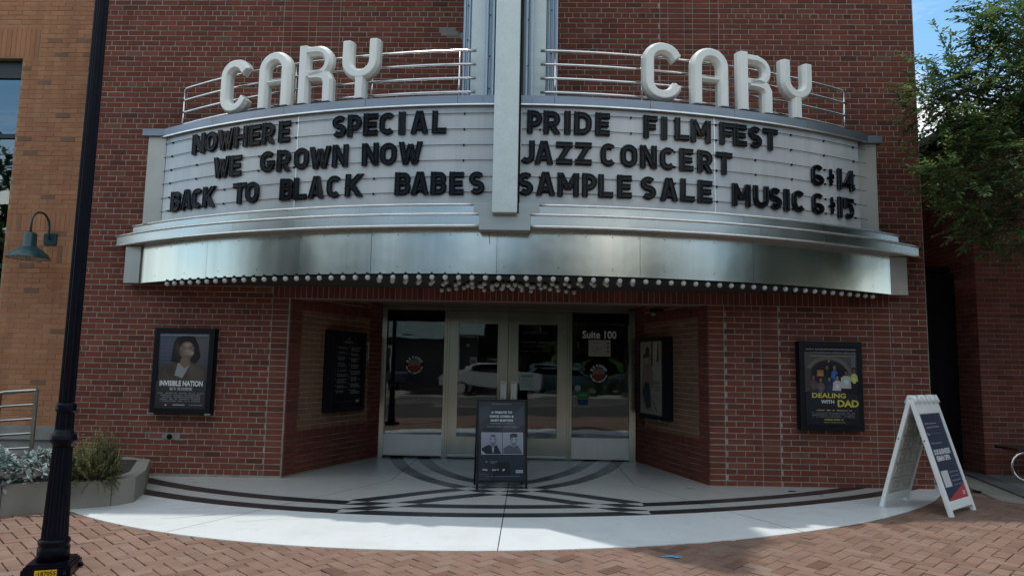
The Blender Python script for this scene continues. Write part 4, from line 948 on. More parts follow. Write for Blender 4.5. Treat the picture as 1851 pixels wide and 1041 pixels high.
ROWS = [
(0, 'NOWHERE', [(-26.85, -25.4), (-25.33, -24.02), (-23.96, -22.21), (-22.26, -20.92), (-20.76, -19.63), (-19.53, -18.34), (-18.0, -16.95)]),
(0, 'SPECIAL', [(-13.4, -12.24), (-12.16, -11.03), (-10.93, -9.79), (-9.67, -8.42), (-8.22, -7.68), (-7.31, -6.0), (-5.75, -4.67)]),
(0, 'PRIDE', [(1.06, 2.15), (2.21, 3.42), (3.69, 4.16), (4.38, 5.66), (5.9, 6.96)]),
(0, 'FILM', [(9.43, 10.47), (10.75, 11.23), (11.8, 12.89), (13.03, 14.61)]),
(0, 'FEST', [(15.34, 16.44), (16.44, 17.56), (17.73, 18.89), (19.02, 20.28)]),
(1, 'WE', [(-24.22, -22.52), (-22.52, -21.35)]),
(1, 'GROWN', [(-19.52, -18.18), (-18.01, -16.77), (-16.47, -15.2), (-15.16, -13.38), (-13.29, -12.0)]),
(1, 'NOW', [(-10.92, -9.62), (-9.54, -8.26), (-8.16, -6.37)]),
(1, 'JAZZ', [(0.51, 1.65), (1.62, 2.95), (3.13, 4.31), (4.48, 5.67)]),
(1, 'CONCERT', [(6.29, 7.48), (7.73, 8.99), (9.18, 10.44), (10.66, 11.89), (12.13, 13.19), (13.52, 14.72), (15.01, 16.3)]),
(1, '6+14', [(23.45, 24.67), (25.07, 25.77), (26.1, 26.66), (26.78, 28.03)]),
(2, 'BACK', [(-29.11, -27.89), (-27.75, -26.49), (-26.45, -25.27), (-25.21, -23.89)]),
(2, 'TO', [(-22.01, -20.74), (-20.77, -19.47)]),
(2, 'BLACK', [(-17.59, -16.38), (-16.36, -15.26), (-15.13, -13.84), (-13.61, -12.39), (-12.14, -10.75)]),
(2, 'BABES', [(-8.35, -7.15), (-7.13, -5.82), (-5.72, -4.54), (-4.37, -3.31), (-2.97, -1.85)]),
(2, 'SAMPLE', [(0.48, 1.59), (1.76, 3.11), (3.25, 4.79), (5.0, 6.07), (6.16, 7.22), (7.5, 8.56)]),
(2, 'SALE', [(9.21, 10.37), (10.66, 12.01), (12.18, 13.26), (13.52, 14.64)]),
(2, 'MUSIC', [(16.27, 17.82), (18.05, 19.4), (19.4, 20.55), (20.74, 21.27), (21.52, 22.77)]),
(2, '6+15', [(23.43, 24.6), (25.13, 25.8), (26.05, 26.6), (26.75, 27.84)])]
ZR = (3.687, 3.368, 3.047); HL = .236
rown = ('top', 'middle', 'bottom'); ordn = ('first', 'second', 'third')
for ri, word, th in ROWS:
    for i, ch in enumerate(word):
        a, b_ = th[i]; R_ = MR+.021; wd = 2*R_*sin(radians((b_-a)/2)); mid = (a+b_)/2; t = .060 if ch != '+' else .020
        if ch in '456': t = .047
        if ch in 'I1': t = wd*(1 if ch == 'I' else .8)
        mb = MB(); k = 0
        for pts_, closed, c0, c1 in glyph(ch, wd, HL, t):
            e = .0006*k; k += 1; d0 = .017-e
            stroke(mb, pts_, [(-t/2, -.012), (-t/2, d0-.012), (-t*.36, d0), (-t*.26, d0), (-t*.16, d0-.009), (t*.16, d0-.009), (t*.26, d0), (t*.36, d0), (t/2, d0-.012), (t/2, -.012)], closed, c0, c1)
        p = cp(R_, mid, ZR[ri]+rnd.uniform(-.003, .003))
        o = mb.build('sign_letter', LETB, None, False, loc=p); o.rotation_euler = (0, rnd.uniform(-.012, .012), radians(mid))
        ww = word.replace('+', '&'); cc = ch.replace('+', '&')
        if ww[0] == '6': nm = 'date six fourteen' if ww[-1] == '4' else 'date six fifteen'
        else: nm = f'word {ww}'
        kind = 'numeral' if cc.isdigit() else ('small symbol' if cc == '&' else 'letter')
        occ = [q for q, x_ in enumerate(ww) if x_ == cc]
        cn = {'1': 'one', '4': 'four', '5': 'five', '6': 'six', '&': 'ampersand'}.get(cc, cc)
        which = f'{ordn[occ.index(i)]} {cn}' if len(occ) > 1 else cn
        tag(o, f'glossy black {kind} {which} of the {nm} on the {rown[ri]} row', 'sign letter', 'black changeable letters on the marquee')
# big CARY letters
def bigletter(ch, wd, h_, t):
    dp = .10; pf = lambda e: [(-t/2, -.0), (-t/2, dp*.55-e), (-t*.3, dp-e), (t*.3, dp-e), (t/2, dp*.55-e), (t/2, -.0)]
    mb = MB(); l, r_ = -wd/2+t/2, wd/2-t/2; rx = (r_-l)/2; tp = h_-t/2
    if ch == 'C': stroke(mb, [(r_+.01, tp-rx*.72)]+arc(0, tp-rx*.9, rx, rx*.9, 22, 180, 12)+arc(0, t/2+rx*.9, rx, rx*.9, 180, 338, 12)+[(r_+.01, t/2+rx*.72)], pf(0))
    if ch == 'A':
        stroke(mb, [(l, 0)]+arc(0, tp-rx, rx, rx, 180, 0, 16)+[(r_, 0)], pf(0)); tt = t*.5
        stroke(mb, [(l, h_*.46), (r_, h_*.46)], [(-tt/2, 0), (-tt/2, dp*.5), (0, dp*.86), (tt/2, dp*.5), (tt/2, 0)])
    if ch == 'R':
        stroke(mb, [(l, 0), (l, h_)], pf(0)); q = (tp-h_*.50)/2; tt = t*.86
        pf2 = [(-tt/2, 0), (-tt/2, dp*.52), (-tt*.2, dp*.96), (tt*.2, dp*.96), (tt/2, dp*.52), (tt/2, 0)]
        stroke(mb, [(l, h_-tt/2), (r_-q*.95, h_-tt/2)]+arc(r_-q*.95, h_*.50+q*1.03, q*.95, q*1.03-.003, 88, -80, 12)+[(r_-q*1.2, h_*.502), (l, h_*.502)], pf2)
        stroke(mb, [(l+t*.6, h_*.49), (r_-t*.9, h_*.485), (r_-t*.25, h_*.45), (r_, h_*.36), (r_, 0)], pf(.004))
    if ch == 'Y':
        stroke(mb, [(l, h_), (l, h_*.42+rx)]+arc(0, h_*.42+rx*.95, rx, rx*.95, 180, 360, 14)+[(r_, h_*.42+rx), (r_, h_)], pf(0))
        stroke(mb, [(0, 0), (0, h_*.49)], pf(.003))
    return mb
for wi, group in enumerate((((-24.51, -21.49), (-20.53, -17.47), (-16.81, -13.78), (-13.11, -10.02)), ((9.55, 12.62), (13.34, 16.44), (17.21, 20.3), (21.11, 24.2)))):
    for ch, (a, b_) in zip('CARY', group):
        R_ = 8.06; mid = (a+b_)/2; wd = 2*R_*sin(radians((b_-a)/2)); t = .128
        mb = bigletter(ch, wd, .645, t); tt = radians(mid); c_ = cp(R_, mid, 4.115)
        mb.v = [(c_[0]+p[0]*cos(tt)-p[1]*sin(tt), c_[1]+p[0]*sin(tt)+p[1]*cos(tt), c_[2]+p[2]) for p in mb.v]
        o = mb.build('letter', LETW, marq); md = o.modifiers.new('bevel', 'BEVEL'); md.width = .008; md.segments = 2; md.limit_method = 'ANGLE'; md.angle_limit = radians(25)
        mb = MB()
        for sx in ((-.4, .4) if ch != 'Y' else (0,)):
            q = (c_[0]+wd*sx*.85*cos(tt), c_[1]+wd*sx*.85*sin(tt)); mb.tube([(q[0], q[1], 4.07), (q[0], q[1], 4.14)], .012, 6)
        mb.build('letter_foot', BLACK, marq)

# ------------------------------------------------------------------ pylon
pyl = empty('sign_pylon', (0, -1, 4.0), 'tall stepped galvanised steel pylon rising through the middle of the marquee', 'sign pylon')
g = MB(); g.box(-.07, .17, -1.76, -1.50, 2.815, 9.0); g.build('fin', GALV, pyl)
g = MB()
g.box(.171, .185, -1.52, -1.3, 2.95, 9.0); g.build('shadow_gap', BLACK, pyl)
def fluted(x0, x1, y, yb, z0, z1, n):
    g = MB(); s_ = (x1-x0)/n; pr = []
    for k in range(n):
        for q, dd in ((0, 0), (.18, -.014), (.5, -.018), (.68, -.004)): pr.append((x0+(k+q)*s_, y+dd))
    pr.append((x1, y)); pr += [(x1, yb), (x0, yb)]; g.prism(pr, z0, z1); return g
zt = 9.0
for (x0, x1, y, n) in ((-.205, -.073, -1.36, 2), (.19, .305, -1.36, 2)): fluted(x0, x1, y, -1.1, 4.05, zt, n).build('fluted_strip', GALVB, pyl)
for (x0, x1, y) in ((-.37, -.207, -1.12), (.307, .44, -1.12)): g = MB(); g.box(x0, x1, y, -.9, 4.05, zt); g.build('flat_strip', GALV, pyl)
for (x0, x1, y, n) in ((-.475, -.372, -1.0, 2), (.442, .57, -1.0, 3)): fluted(x0, x1, y, -.6, 4.05, zt, n).build('fluted_strip', GALVB, pyl)
g = MB(); g.box(-.20, .30, -1.1, -.001, 4.05, zt); g.box(-.36, .43, -.9, -.001, 4.05, zt-.01); g.box(-.465, .56, -.6, -.001, 4.05, zt-.02); g.build('core', GALV, pyl)
g = MB()
for x, z_ in ((-.42, 4.25), (-.42, 4.9), (-.15, 4.2), (-.15, 4.55), (-.15, 5.0), (.5, 4.3), (.5, 4.75), (.25, 4.45), (.25, 4.95), (.5, 5.25), (-.42, 5.3)):
    y_ = -1.385 if abs(x-.05) < .25 else -1.025; g.poly([(x+.009*cos(q), y_, z_+.009*sin(q)) for q in [2*pi*i/8 for i in range(8)]])
g.build('rivets', BLACK, pyl)['kind'] = 'stuff'

# ------------------------------------------------------------------ orange building on the left
OY = .85
ob = empty('orange_brick_building', (-7, OY, 0), 'orange tan brick building with a tall blue tinted window at the left edge', 'building')
g = MB(); g.box(-6.84, -5.0, OY+.004, OY+.3, .38, 9.5); g.box(-14, -6.84, OY+.004, OY+.3, 5.5, 9.5); g.box(-14, -8.8, OY+.004, OY+.3, -.2, 5.5); g.build('wall', OMORTAR, ob)
W2 = Wall(ob)
tf = lambda: rnd.uniform(0, .12) if rnd.random() < .035 else rnd.uniform(.3, .95)
ZO = .475
def owin(u, z): return (-8.8 < u < -6.84 and z < 5.5)
def srow(z): return abs(z-3.28) < .12 or abs(z-2.70) < .13
rows(W2, (0, OY), 0, [(-6.835, -5.02, 'run')], 0, 32, ZO, ORANGE, header=False, tonef=tf, jt=.006)
soldiers(W2, (0, OY), 0, -6.835, -5.02, ZO+31.5*CH+.12, .24, ORANGE, jt=.006)
rows(W2, (0, OY), 0, [(-6.835, -5.02, 'run')], 35, 38, ZO+.035, ORANGE, header=False, tonef=tf, jt=.006)
soldiers(W2, (0, OY), 0, -6.835, -5.02, ZO+38.0*CH+.12, .24, ORANGE, jt=.006)
rows(W2, (0, OY), 0, [(-6.835, -5.02, 'run')], 42, 75, ZO-.0, ORANGE, header=False, tonef=tf, jt=.006)
# flat arch over the window
soldiers(W2, (0, OY), 0, -9.4, -6.62, ZO+74.4*CH+.21, .42, ORANGE, jt=.004)
rows(W2, (0, OY), 0, [(-6.615, -5.02, 'run')], 75, 81, ZO, ORANGE, header=False, tonef=tf, jt=.006)
rows(W2, (0, OY), 0, [(-9.4, -5.02, 'run')], 81, 100, ZO, ORANGE, header=False, tonef=tf, jt=.006)
W2.emit(lambda p: inview(p))
g = MB(); g.box(-14, -5.0, OY-.06, OY+.3, .28, .435); g.box(-14, -5.0, OY-.035, OY+.3, .435, .455); g.build('stone_ledge', STONE, ob)
g = MB(); g.box(-14, -5.0, OY-.02, OY+.3, -.25, .28); g.build('stone_base', STONE, ob)
g = MB(); fx = -6.85
g.box(-8.8, fx, OY+.10, OY+.18, 5.25, 5.50); g.box(fx-.05, fx, OY+.10, OY+.18, .6, 5.25)
for z_ in (4.38, 2.55, 1.9, .6): g.box(-8.8, fx-.05, OY+.10, OY+.16, z_, z_+.06)
g.box(-8.8, fx-.05, OY+.09, OY+.15, 1.95, 2.2)
wf = g.build('window_frame', WINF, ob)
g = MB(); g.box(-8.8, fx-.05, OY+.135, OY+.145, .6, 5.25); g.build('pane', WGLASS, wf)
g = MB(); g.box(-8.8, -6.84, OY+1.2, OY+1.3, .3, 5.6); g.build('room_wall', INTER, ob)
g = MB(); g.box(-8.8, -6.84, OY-.05, OY+.3, .456, .6); g.build('window_sill', STONE, ob)

# wall lamp
lm = empty('wall_lamp', (-6.20, OY, 2.94), 'dark teal gooseneck barn lamp on the orange brick wall', 'wall lamp')
g = MB(); g.box(-.085, .085, -.02, -.002, -.075, .075); g.build('back_plate', GREEN, lm, world=False)
P_ = [(0, -.02, .0), (0, -.05, .0), (0, -.055, .06)]+[(0, -.225+.17*cos(a), .15+.17*sin(a)) for a in [radians(q) for q in range(0, 181, 15)]]+[(0, -.395, .0)]
g = MB(); g.tube([(p[0], p[1], p[2]+.0) for p in P_], .014, 8); g.build('gooseneck', GREEN, lm, world=False)
C0_ = (0, -.395, 0)
g = MB(); g.lathe([(.02, .03), (.06, .015), (.078, -.01), (.078, -.15), (.09, -.165), (.10, -.18), (.14, -.20), (.22, -.265), (.245, -.315), (.25, -.325), (.24, -.325)], 28, C0_, caps=False); sh = g.build('lamp_shade', GREEN, lm, world=False)
g = MB(); g.lathe([(.238, -.322), (.12, -.21), (.03, -.17)], 28, C0_, caps=False); g.build('shade_inside', LAMPIN, lm, world=False)
g = MB()
for dx in (-.02, .02): g.tube([(C0_[0]+dx, C0_[1], -.2), (C0_[0]+dx, C0_[1], -.36)], .012, 8)
g.build('bulb', BULB, lm, world=False)

# hand rail
hr = empty('hand_rail', (-5.6, -.2, 0), 'brushed stainless steel hand rail with five tubes beside the planter', 'railing')
for q in range(5):
    z0, z1 = .905-q*.165+.03, .965-q*.165; g = MB(); g.tube([(-7.2, -.2, z0-.25+.02*q), (-5.82, -.2, z0), (-5.46, -.2, z1)], .016 if q else .021, 8); g.build('rail', HRM, hr)
for x, zt_ in ((-5.46, .98), (-5.9, .93)): g = MB(); g.box(x-.02, x+.02, -.215, -.185, -.08, zt_); g.build('post', HRM, hr)
g = MB(); g.box(-14, -5.1, -.15, OY-.03, -.2, .06); struct('step', g, CONC)

# planter
pl = empty('concrete_planter', (-4.6, -1.4, -.08), 'low pale concrete planter in front of the orange building', 'planter')
pp = [(-6.6, -3.10), (-4.41, -2.02), (-3.82, -1.75), (-3.54, -1.53), (-3.47, -1.38), (-3.62, -.95), (-4.02, -.2), (-4.1, -.03), (-6.6, -.03)]
g = MB(); g.prism([(-6.6, -3.10), (-4.415, -2.022), (-4.415, -.03), (-6.6, -.03)], -.14, .2); g.build('block', CONC, pl)
g = MB(); g.prism([(-4.405, -2.018), (-3.655, -1.61), (-3.655, -1.02), (-4.05, -.2), (-4.405, -.03)], -.14, .2); g.build('block', CONC, pl)
g = MB(); g.prism([(-3.648, -1.602), (-3.60, -1.56), (-3.53, -1.42), (-3.648, -1.04)], -.14, .2); g.build('block', CONC, pl)
g = MB(); g.prism([(-6.45, -2.93), (-4.45, -1.93), (-3.73, -1.54), (-3.77, -1.12), (-4.15, -.3), (-6.45, -.2)], .18, .206); g.build('soil', SOIL, pl)

def leafq(mb, c, d, up, ln, wd, bend=.0):
    d = d.normalized(); s_ = d.cross(up)
    if s_.length < 1e-3: s_ = d.cross(Vector((1, .2, 0)))
    s_.normalize(); n_ = s_.cross(d).normalized()
    a = c; b1 = c+d*ln*.45+s_*wd/2; b2 = c+d*ln*.45-s_*wd/2; e = c+d*ln+n_*bend
    n = len(mb.v); mb.v += [tuple(a), tuple(b1), tuple(e), tuple(b2)]; mb.face([n, n+1, n+2]); mb.face([n, n+2, n+3])
R2 = random.Random(11)
def rv(r=R2):
    while True:
        v = Vector((r.uniform(-1, 1), r.uniform(-1, 1), r.uniform(-1, 1)))
        if .05 < v.length < 1: return v.normalized()
# dusty miller clumps
for ci, (cx_, cy_, rr, hh) in enumerate(((-4.22, -1.72, .27, .30), (-4.62, -1.93, .25, .33), (-5.05, -2.15, .28, .3), (-5.55, -2.35, .28, .3))):
    r = empty('silver_plant', (cx_, cy_, .2), ('silver leaved dusty miller nearest the dark lamp pole in the planter', 'silver leaved dusty miller second from the lamp pole in the planter', 'silver leaved dusty miller third from the lamp pole in the planter', 'silver leaved dusty miller farthest from the lamp pole in the planter')[ci], 'plant', 'silver plants in the concrete planter')
    g = MB()
    for k in range(95):
        an = R2.uniform(0, 2*pi); q = sqrt(R2.random())*rr*.95; top_h = hh*(1-(q/rr)**2*.55)*R2.uniform(.7, 1.0)-.02
        c_ = Vector((q*cos(an), q*sin(an), top_h)); out_ = Vector((cos(an)*q/rr*1.4+R2.uniform(-.3, .3), sin(an)*q/rr*1.4+R2.uniform(-.3, .3), R2.uniform(.3, 1)))
        if q > rr*.7 and R2.random() < .5: c_.z -= R2.uniform(0, .2)
        g.tone = R2.random()
        for m_ in range(7):
            dd = (out_.normalized()*.55+rv()*.8); dd.z += .15; leafq(g, c_, dd, Vector((0, 0, 1)), R2.uniform(.055, .09), R2.uniform(.032, .05), R2.uniform(-.01, .01))
            dn = dd.normalized()
            for sg in (-1, 1):
                sd = dn.cross(Vector((0, 0, 1))); 
                if sd.length > .01: leafq(g, c_+dn*.03, dn*.6+sd.normalized()*sg, Vector((0, 0, 1)), .03, .015)
    g.build('foliage', SILVER, r, world=False)
    g = MB()
    for k in range(10): an = R2.uniform(0, 6.28); g.tube([(0, 0, -.01), (rr*.3*cos(an), rr*.3*sin(an), hh*.4), (rr*.6*cos(an), rr*.6*sin(an), hh*.7)], .005, 5)
    g.build('stems', SILVER, r, world=False)
# rosemary shrub
r = empty('green_shrub', (-3.80, -1.62, .2), 'bushy olive green rosemary shrub at the planter end right of the lamp pole', 'shrub')
g = MB(); st = MB()
for k in range(620):
    an = R2.uniform(0, 2*pi); q = sqrt(R2.random()); tip = Vector((q*cos(an)*.265, q*sin(an)*.22-.03, .50*(1-.5*q*q)*R2.uniform(.3, 1.0)))
    if q > .75 and R2.random() < .4: tip.z = R2.uniform(-.12, .2); tip.y -= .05
    b_ = Vector((tip.x*.3, tip.y*.3, 0)); midp = (b_+tip)/2+Vector((tip.x*.25, tip.y*.25, .03)); tn = R2.random()
    if k % 3 == 0: st.tube([b_, midp, tip], [.003, .002, .001], 4)
    for m_ in range(58):
        t = R2.uniform(.3, 1.02); c_ = b_*(1-t)**2+midp*2*t*(1-t)+tip*t*t; ax = (tip-b_).normalized()
        g.tone = min(1, max(0, tn*.6+R2.random()*.4)); leafq(g, c_, ax*.6+rv()*1.0, Vector((0, 0, 1)), R2.uniform(.013, .022), .0062)
g.build('foliage', ROSE, r, world=False); st.build('stems', BARK, r, world=False)

# ------------------------------------------------------------------ lamp pole
PX, PY = -2.80, -3.66
pz = GH(PX, PY)
lp = empty('lamp_post', (PX, PY, pz+.012), 'tall navy black fluted lamp post standing at the left front', 'lamp post')
g = MB(); T45 = lambda s_: None
def sqb(h0, h1, e, rot=radians(20)):
    P = [(-e, -e), (e, -e), (e, e), (-e, e)]; g.prism([(x*cos(rot)-y*sin(rot), x*sin(rot)+y*cos(rot)) for x, y in P], h0, h1)
sqb(0, .045, .140); sqb(.046, .060, .130); sqb(.061, .075, .118); g.build('base', POLE, lp, world=False)
prof = [(.094, .076), (.094, .155), (.086, .165), (.090, .175), (.094, .19), (.090, .205), (.080, .212)]
g = MB(); g.lathe(prof, 40); g.build('base_drum', POLE, lp, world=False)
g = MB(); g.lathe([(.078, .21, 1), (.066, .58, 1), (.058, .805, 1)], 40, flute=1); g.build('fluted_skirt', POLE, lp, world=False)
g = MB(); g.lathe([(.058, .80), (.062, .82), (.076, .835), (.082, .845), (.078, .855), (.079, .87), (.068, .885), (.058, .895), (.056, .915)], 40); g.build('collar', POLE, lp, world=False)
g = MB(); g.lathe([(.055, .91, 1), (.052, 1.03, 1)], 40, flute=1); g.build('neck', POLE, lp, world=False)
g = MB(); g.lathe([(.052, 1.025), (.060, 1.035), (.063, 1.045), (.059, 1.055), (.062, 1.07), (.057, 1.085), (.048, 1.09)], 40); g.build('collar', POLE, lp, world=False)
g = MB(); g.lathe([(.0475, 1.085, 1), (.045, 3.3, 1), (.042, 4.6, 1)], 40, flute=1); g.build('shaft', POLE, lp, world=False)
g = MB(); g.lathe([(.05, 4.6), (.07, 4.62), (.07, 4.66), (.12, 4.72), (.16, 4.9), (.15, 5.15), (.06, 5.3), (.02, 5.4)], 24); g.build('lantern', BULB, lp, world=False)
P = Print(-.0); rt = radians(20)
P.rect(-.062, .062, -.0, .045, (.80, .48, .01)); P.text('187055', .008, .009, .098, .028, (.01, .01, .01), .03); P.ell(-.051, .022, .005, .007, (.35, .12, .01), n=8)
P.v = [(p[0]*cos(rt)-(p[1]-.1415)*sin(rt), p[0]*sin(rt)+(p[1]-.1415)*cos(rt), p[2]-.002) for p in P.v]; P.build('number_tag', PRINT, lp, world=False)
g = MB()
for sx, sy in ((.11, -.15), (.15, .08)): g.lathe([(.012, 0), (.012, .018), (.006, .03)], 8, (sx*cos(rt)-sy*sin(rt), sx*sin(rt)+sy*cos(rt), 0))
g.build('anchor_bolt', BLACK, lp, world=False)

# ------------------------------------------------------------------ easel sign in front of the doors
ez = empty('easel_sign', (.022, -.42, 0.0), 'black framed standing easel poster in front of the glass doors', 'easel sign', rotz=radians(10))
lean = radians(9)
def TL(p, s_=1, y0=-.06): return (p[0], y0+p[1]+p[2]*tan(lean)*s_, p[2])
g = MB(); g.box(-.285, -.26, -.012, .012, 0, .97, T=TL); g.build('leg', FRAMEB, ez, world=False)
g = MB(); g.box(.26, .285, -.012, .012, 0, .97, T=TL); g.build('leg', FRAMEB, ez, world=False)
g = MB()
for q in ((-.26, .26, .945, .97), (-.26, .26, .075, .10)): g.box(q[0], q[1], -.012, .012, q[2], q[3], T=TL)
g.build('frame', FRAMEB, ez, world=False)
for s_ in (-1, 1):
    g = MB(); g.box(s_*.272-.01, s_*.272+.01, -.01, .01, 0, .93, T=lambda p: TL(p, -1, .245)); g.build('rear_leg', FRAMEB, ez, world=False)
P = Print(-.004); PW_ = .52; b0 = .10; phh = .845
X = lambda u: (u-.5)*PW_; Zf = lambda v: b0+v*phh
P.rect(X(0), X(1), Zf(0), Zf(1), (.035, .042, .055)); P.pts([(X(.5), Zf(.62)), (X(.7), Zf(.80)), (X(1), Zf(.95)), (X(1), Zf(.70)), (X(.8), Zf(.64))], (.06, .068, .085)); P.pts([(X(0), Zf(.70)), (X(.3), Zf(.84)), (X(.2), Zf(.95)), (X(0), Zf(.93))], (.05, .058, .075)); P.pts([(X(.3), Zf(.05)), (X(.4), Zf(.22)), (X(.65), Zf(.24)), (X(.7), Zf(.06))], (.02, .024, .03)); P.pts([(X(.0), Zf(.0)), (X(.0), Zf(.12)), (X(.3), Zf(.0))], (.055, .063, .08))
for i, s_ in enumerate(('A TRIBUTE TO', 'CHICK COREA &', 'GARY BURTON')): P.text(s_, X(.5), Zf(.845-.052*i), PW_*(.46, .53, .49)[i], .025, (.78, .80, .84), .035)
P.text('Featuring Award Winners', X(.5), Zf(.705), PW_*.52, .017, (.35, .36, .4), .01); P.text('Christian Tamburr & Taylor Eigsti', X(.5), Zf(.663), PW_*.66, .018, (.35, .36, .4), .01)
for i, (xa, xb) in enumerate(((.06, .50), (.52, .96))):
    P.rect(X(xa), X(xb), Zf(.32), Zf(.60), (.55, .57, .64)); P.grad(X(xa)+.004, X(xb)-.004, Zf(.325), Zf(.595), (.26, .28, .34), (.36, .38, .45), 4); xm = (xa+xb)/2+(.03 if i == 0 else .02)
    P.pts([(X(xa)+.004, Zf(.325)), (X(xa)+.004, Zf(.40)), (X(xm-.09), Zf(.445)), (X(xm), Zf(.42)), (X(xm+.08), Zf(.44)), (X(xb)-.03, Zf(.38)), (X(xb)-.004, Zf(.325))], (.03, .032, .04) if i == 0 else (.11, .115, .135))
    P.pts([(X(xm-.04), Zf(.43)), (X(xm-.045), Zf(.49)), (X(xm+.045), Zf(.49)), (X(xm+.04), Zf(.43)), (X(xm), Zf(.41))], (.24, .25, .29))
    P.soft(X(xm), Zf(.50), PW_*.072, phh*.066, (.16, .17, .20), (.48, .50, .58), -PW_*.012 if i == 0 else PW_*.012, phh*.008, 10); P.soft(X(xm), Zf(.452), PW_*.045, phh*.020, (.20, .21, .25), (.07, .07, .09), n=5); P.ell(X(xm), Zf(.463), PW_*.02, phh*.004, (.28, .2, .22)) 
    if i == 0: P.pts([(X(xm-.03), Zf(.43)), (X(xm), Zf(.40)), (X(xm+.03), Zf(.43)), (X(xm+.01), Zf(.34)), (X(xm-.01), Zf(.34))], (.42, .43, .5)); P.ell(X(xm), Zf(.56), PW_*.055, phh*.014, (.12, .12, .15)); P.pts([(X(xa)+.004, Zf(.34)), (X(xa)+.004, Zf(.37)), (X(xa)+.05, Zf(.325)), (X(xa)+.03, Zf(.325))], (.5, .5, .55))
    else: P.pts([(X(xm-.085), Zf(.50)), (X(xm-.08), Zf(.575)), (X(xm-.02), Zf(.593)), (X(xm+.07), Zf(.585)), (X(xm+.085), Zf(.55)), (X(xm+.05), Zf(.54)), (X(xm-.06), Zf(.54))], (.03, .03, .035))
    for e in (-.028, .028): P.ell(X(xm+e), Zf(.51), PW_*.013, phh*.006, (.05, .05, .06))
    P.pts([(X(xm), Zf(.505)), (X(xm-.012), Zf(.475)), (X(xm+.012), Zf(.475))], (.2, .21, .25))
P.text('Jazz', X(.17), Zf(.222), None, .014, (.5, .5, .55), .02); P.lines(X(.24), X(.40), Zf(.227), .006, (.4, .4, .45), 1, 3); P.lines(X(.27), X(.34), Zf(.208), .006, (.3, .3, .35), 1, 4)
P.text('Friday', X(.14), Zf(.115), None, .022, (.8, .8, .85), .03); P.text('June 14', X(.36), Zf(.115), None, .022, (.8, .8, .85), .03); P.text('8P', X(.54), Zf(.115), None, .02, (.8, .8, .85), .03)
P.rect(X(.80), X(.95), Zf(.09), Zf(.125), (.55, .56, .6)); P.lines(X(.82), X(.94), Zf(.10), .012, (.12, .12, .18), .9, 9); P.lines(X(.15), X(.88), Zf(.045), .006, (.25, .25, .28), .9, 10); P.rect(X(.04), X(.24), Zf(.075), Zf(.078), (.2, .2, .24)); P.lines(X(.28), X(.72), Zf(.965), .012, (.16, .17, .2), .9, 12)
P.v = [TL(p) for p in P.v]; P.build('poster', PRINT, ez, world=False)
g = MB(); g.box(-.26, .26, -.0025, .004, .10, .945, T=TL); g.build('backing_board', FRAMEB, ez, world=False)
g = MB(); g.box(-.26, .26, -.0115, -.0105, .10, .945, T=lambda p: TL((p[0], p[1]-.006, p[2]))); g.build('cover_sheet', CGLASS, ez, world=False)

# ------------------------------------------------------------------ white A-frame sign on the right
AFX, AFY = 4.19, -1.29
ang = atan2(.42, .48)
af = empty('sandwich_board', (AFX, AFY, GH(AFX, AFY)+.001), 'white plastic folding sandwich board with a navy poster beside the right corner', 'sandwich board', rotz=ang)
AH, AS, AW = 1.07, .305, .31
def TA(s_):   # s_=-1 front panel (towards the viewer's right), +1 rear
    L_ = hypot(AS, AH); dy, dz = AS/L_, AH/L_
    # local (x, depth outward, along height) -> frame coords
    return lambda p: (p[0], s_*(AS-p[2]*dy)+s_*p[1]*dz, p[2]*dz+p[1]*dy)
LA = hypot(AS, AH)
for s_, nm in ((-1, 'front_panel'), (1, 'rear_panel')):
    T = TA(s_); g = MB()
    def bx(x0, x1, d0, d1, h0, h1):
        P = [(x, y, z) for z in (h0, h1) for y in (d0, d1) for x in (x0, x1)]; P = [T(p) for p in P]; n = len(g.v); g.v += P
        for q in ((0, 1, 5, 4), (1, 3, 7, 5), (2, 0, 4, 6), (4, 5, 7, 6), (2, 3, 1, 0), (3, 2, 6, 7)): g.face([n+i for i in q])
    bx(-AW, -AW+.05, -.02, .02, .0, LA-.03); bx(AW-.05, AW, -.02, .02, 0, LA-.03)
    bx(-AW+.05, AW-.05, -.02, .018, .055, .135); bx(-AW+.05, AW-.05, -.02, .018, LA-.17, LA-.03)
    o = g.build(nm, WHITEP, af, world=False); md = o.modifiers.new('bevel', 'BEVEL'); md.width = .008; md.segments = 2
    g = MB(); bx(-AW+.05, AW-.05, -.010, .006, .135, LA-.17); sheet = g.build('sheet', BEIGEP, o, world=False)
    g = MB(); 
    for r_ in range(5):
        for c_ in range(2):
            x0 = -AW+.075+c_*(AW-.065); z0 = .165+r_*.145; 
            for q in ((x0, x0+AW-.09, z0, z0+.012), (x0, x0+AW-.09, z0+.10, z0+.112), (x0, x0+.012, z0+.012, z0+.10), (x0+AW-.102, x0+AW-.09, z0+.012, z0+.10)): bx(q[0], q[1], -.022, -.0105, q[2], q[3])
            bx(x0+.08, x0+.11, -.02, -.0105, z0+.04, z0+.07)
    g.build('moulded_ribs', BEIGEP, o, world=False)
    g = MB()
    for xx in (-AW-.002, AW-.002): bx(xx, xx+.004, -.006, .006, LA*.62, LA*.62+.012)
    g.build('pin', BLACK, o, world=False)
# three-fingered moulded handle at the top
g = MB()
for xx in (-.22, 0, .22): 
    g.smooth = False; g.tube([(xx-.05, -.045, AH-.06), (xx-.05, -.02, AH-.0), (xx-.05, .02, AH-.0), (xx-.05, .045, AH-.06)], .022, 8); g.tube([(xx+.05, -.045, AH-.06), (xx+.05, -.02, AH-.0), (xx+.05, .02, AH-.0), (xx+.05, .045, AH-.06)], .022, 8)
    g.box(xx-.06, xx+.06, -.028, .028, AH-.035, AH+.018)
g.build('hinge_grip', WHITEP, af, world=False)
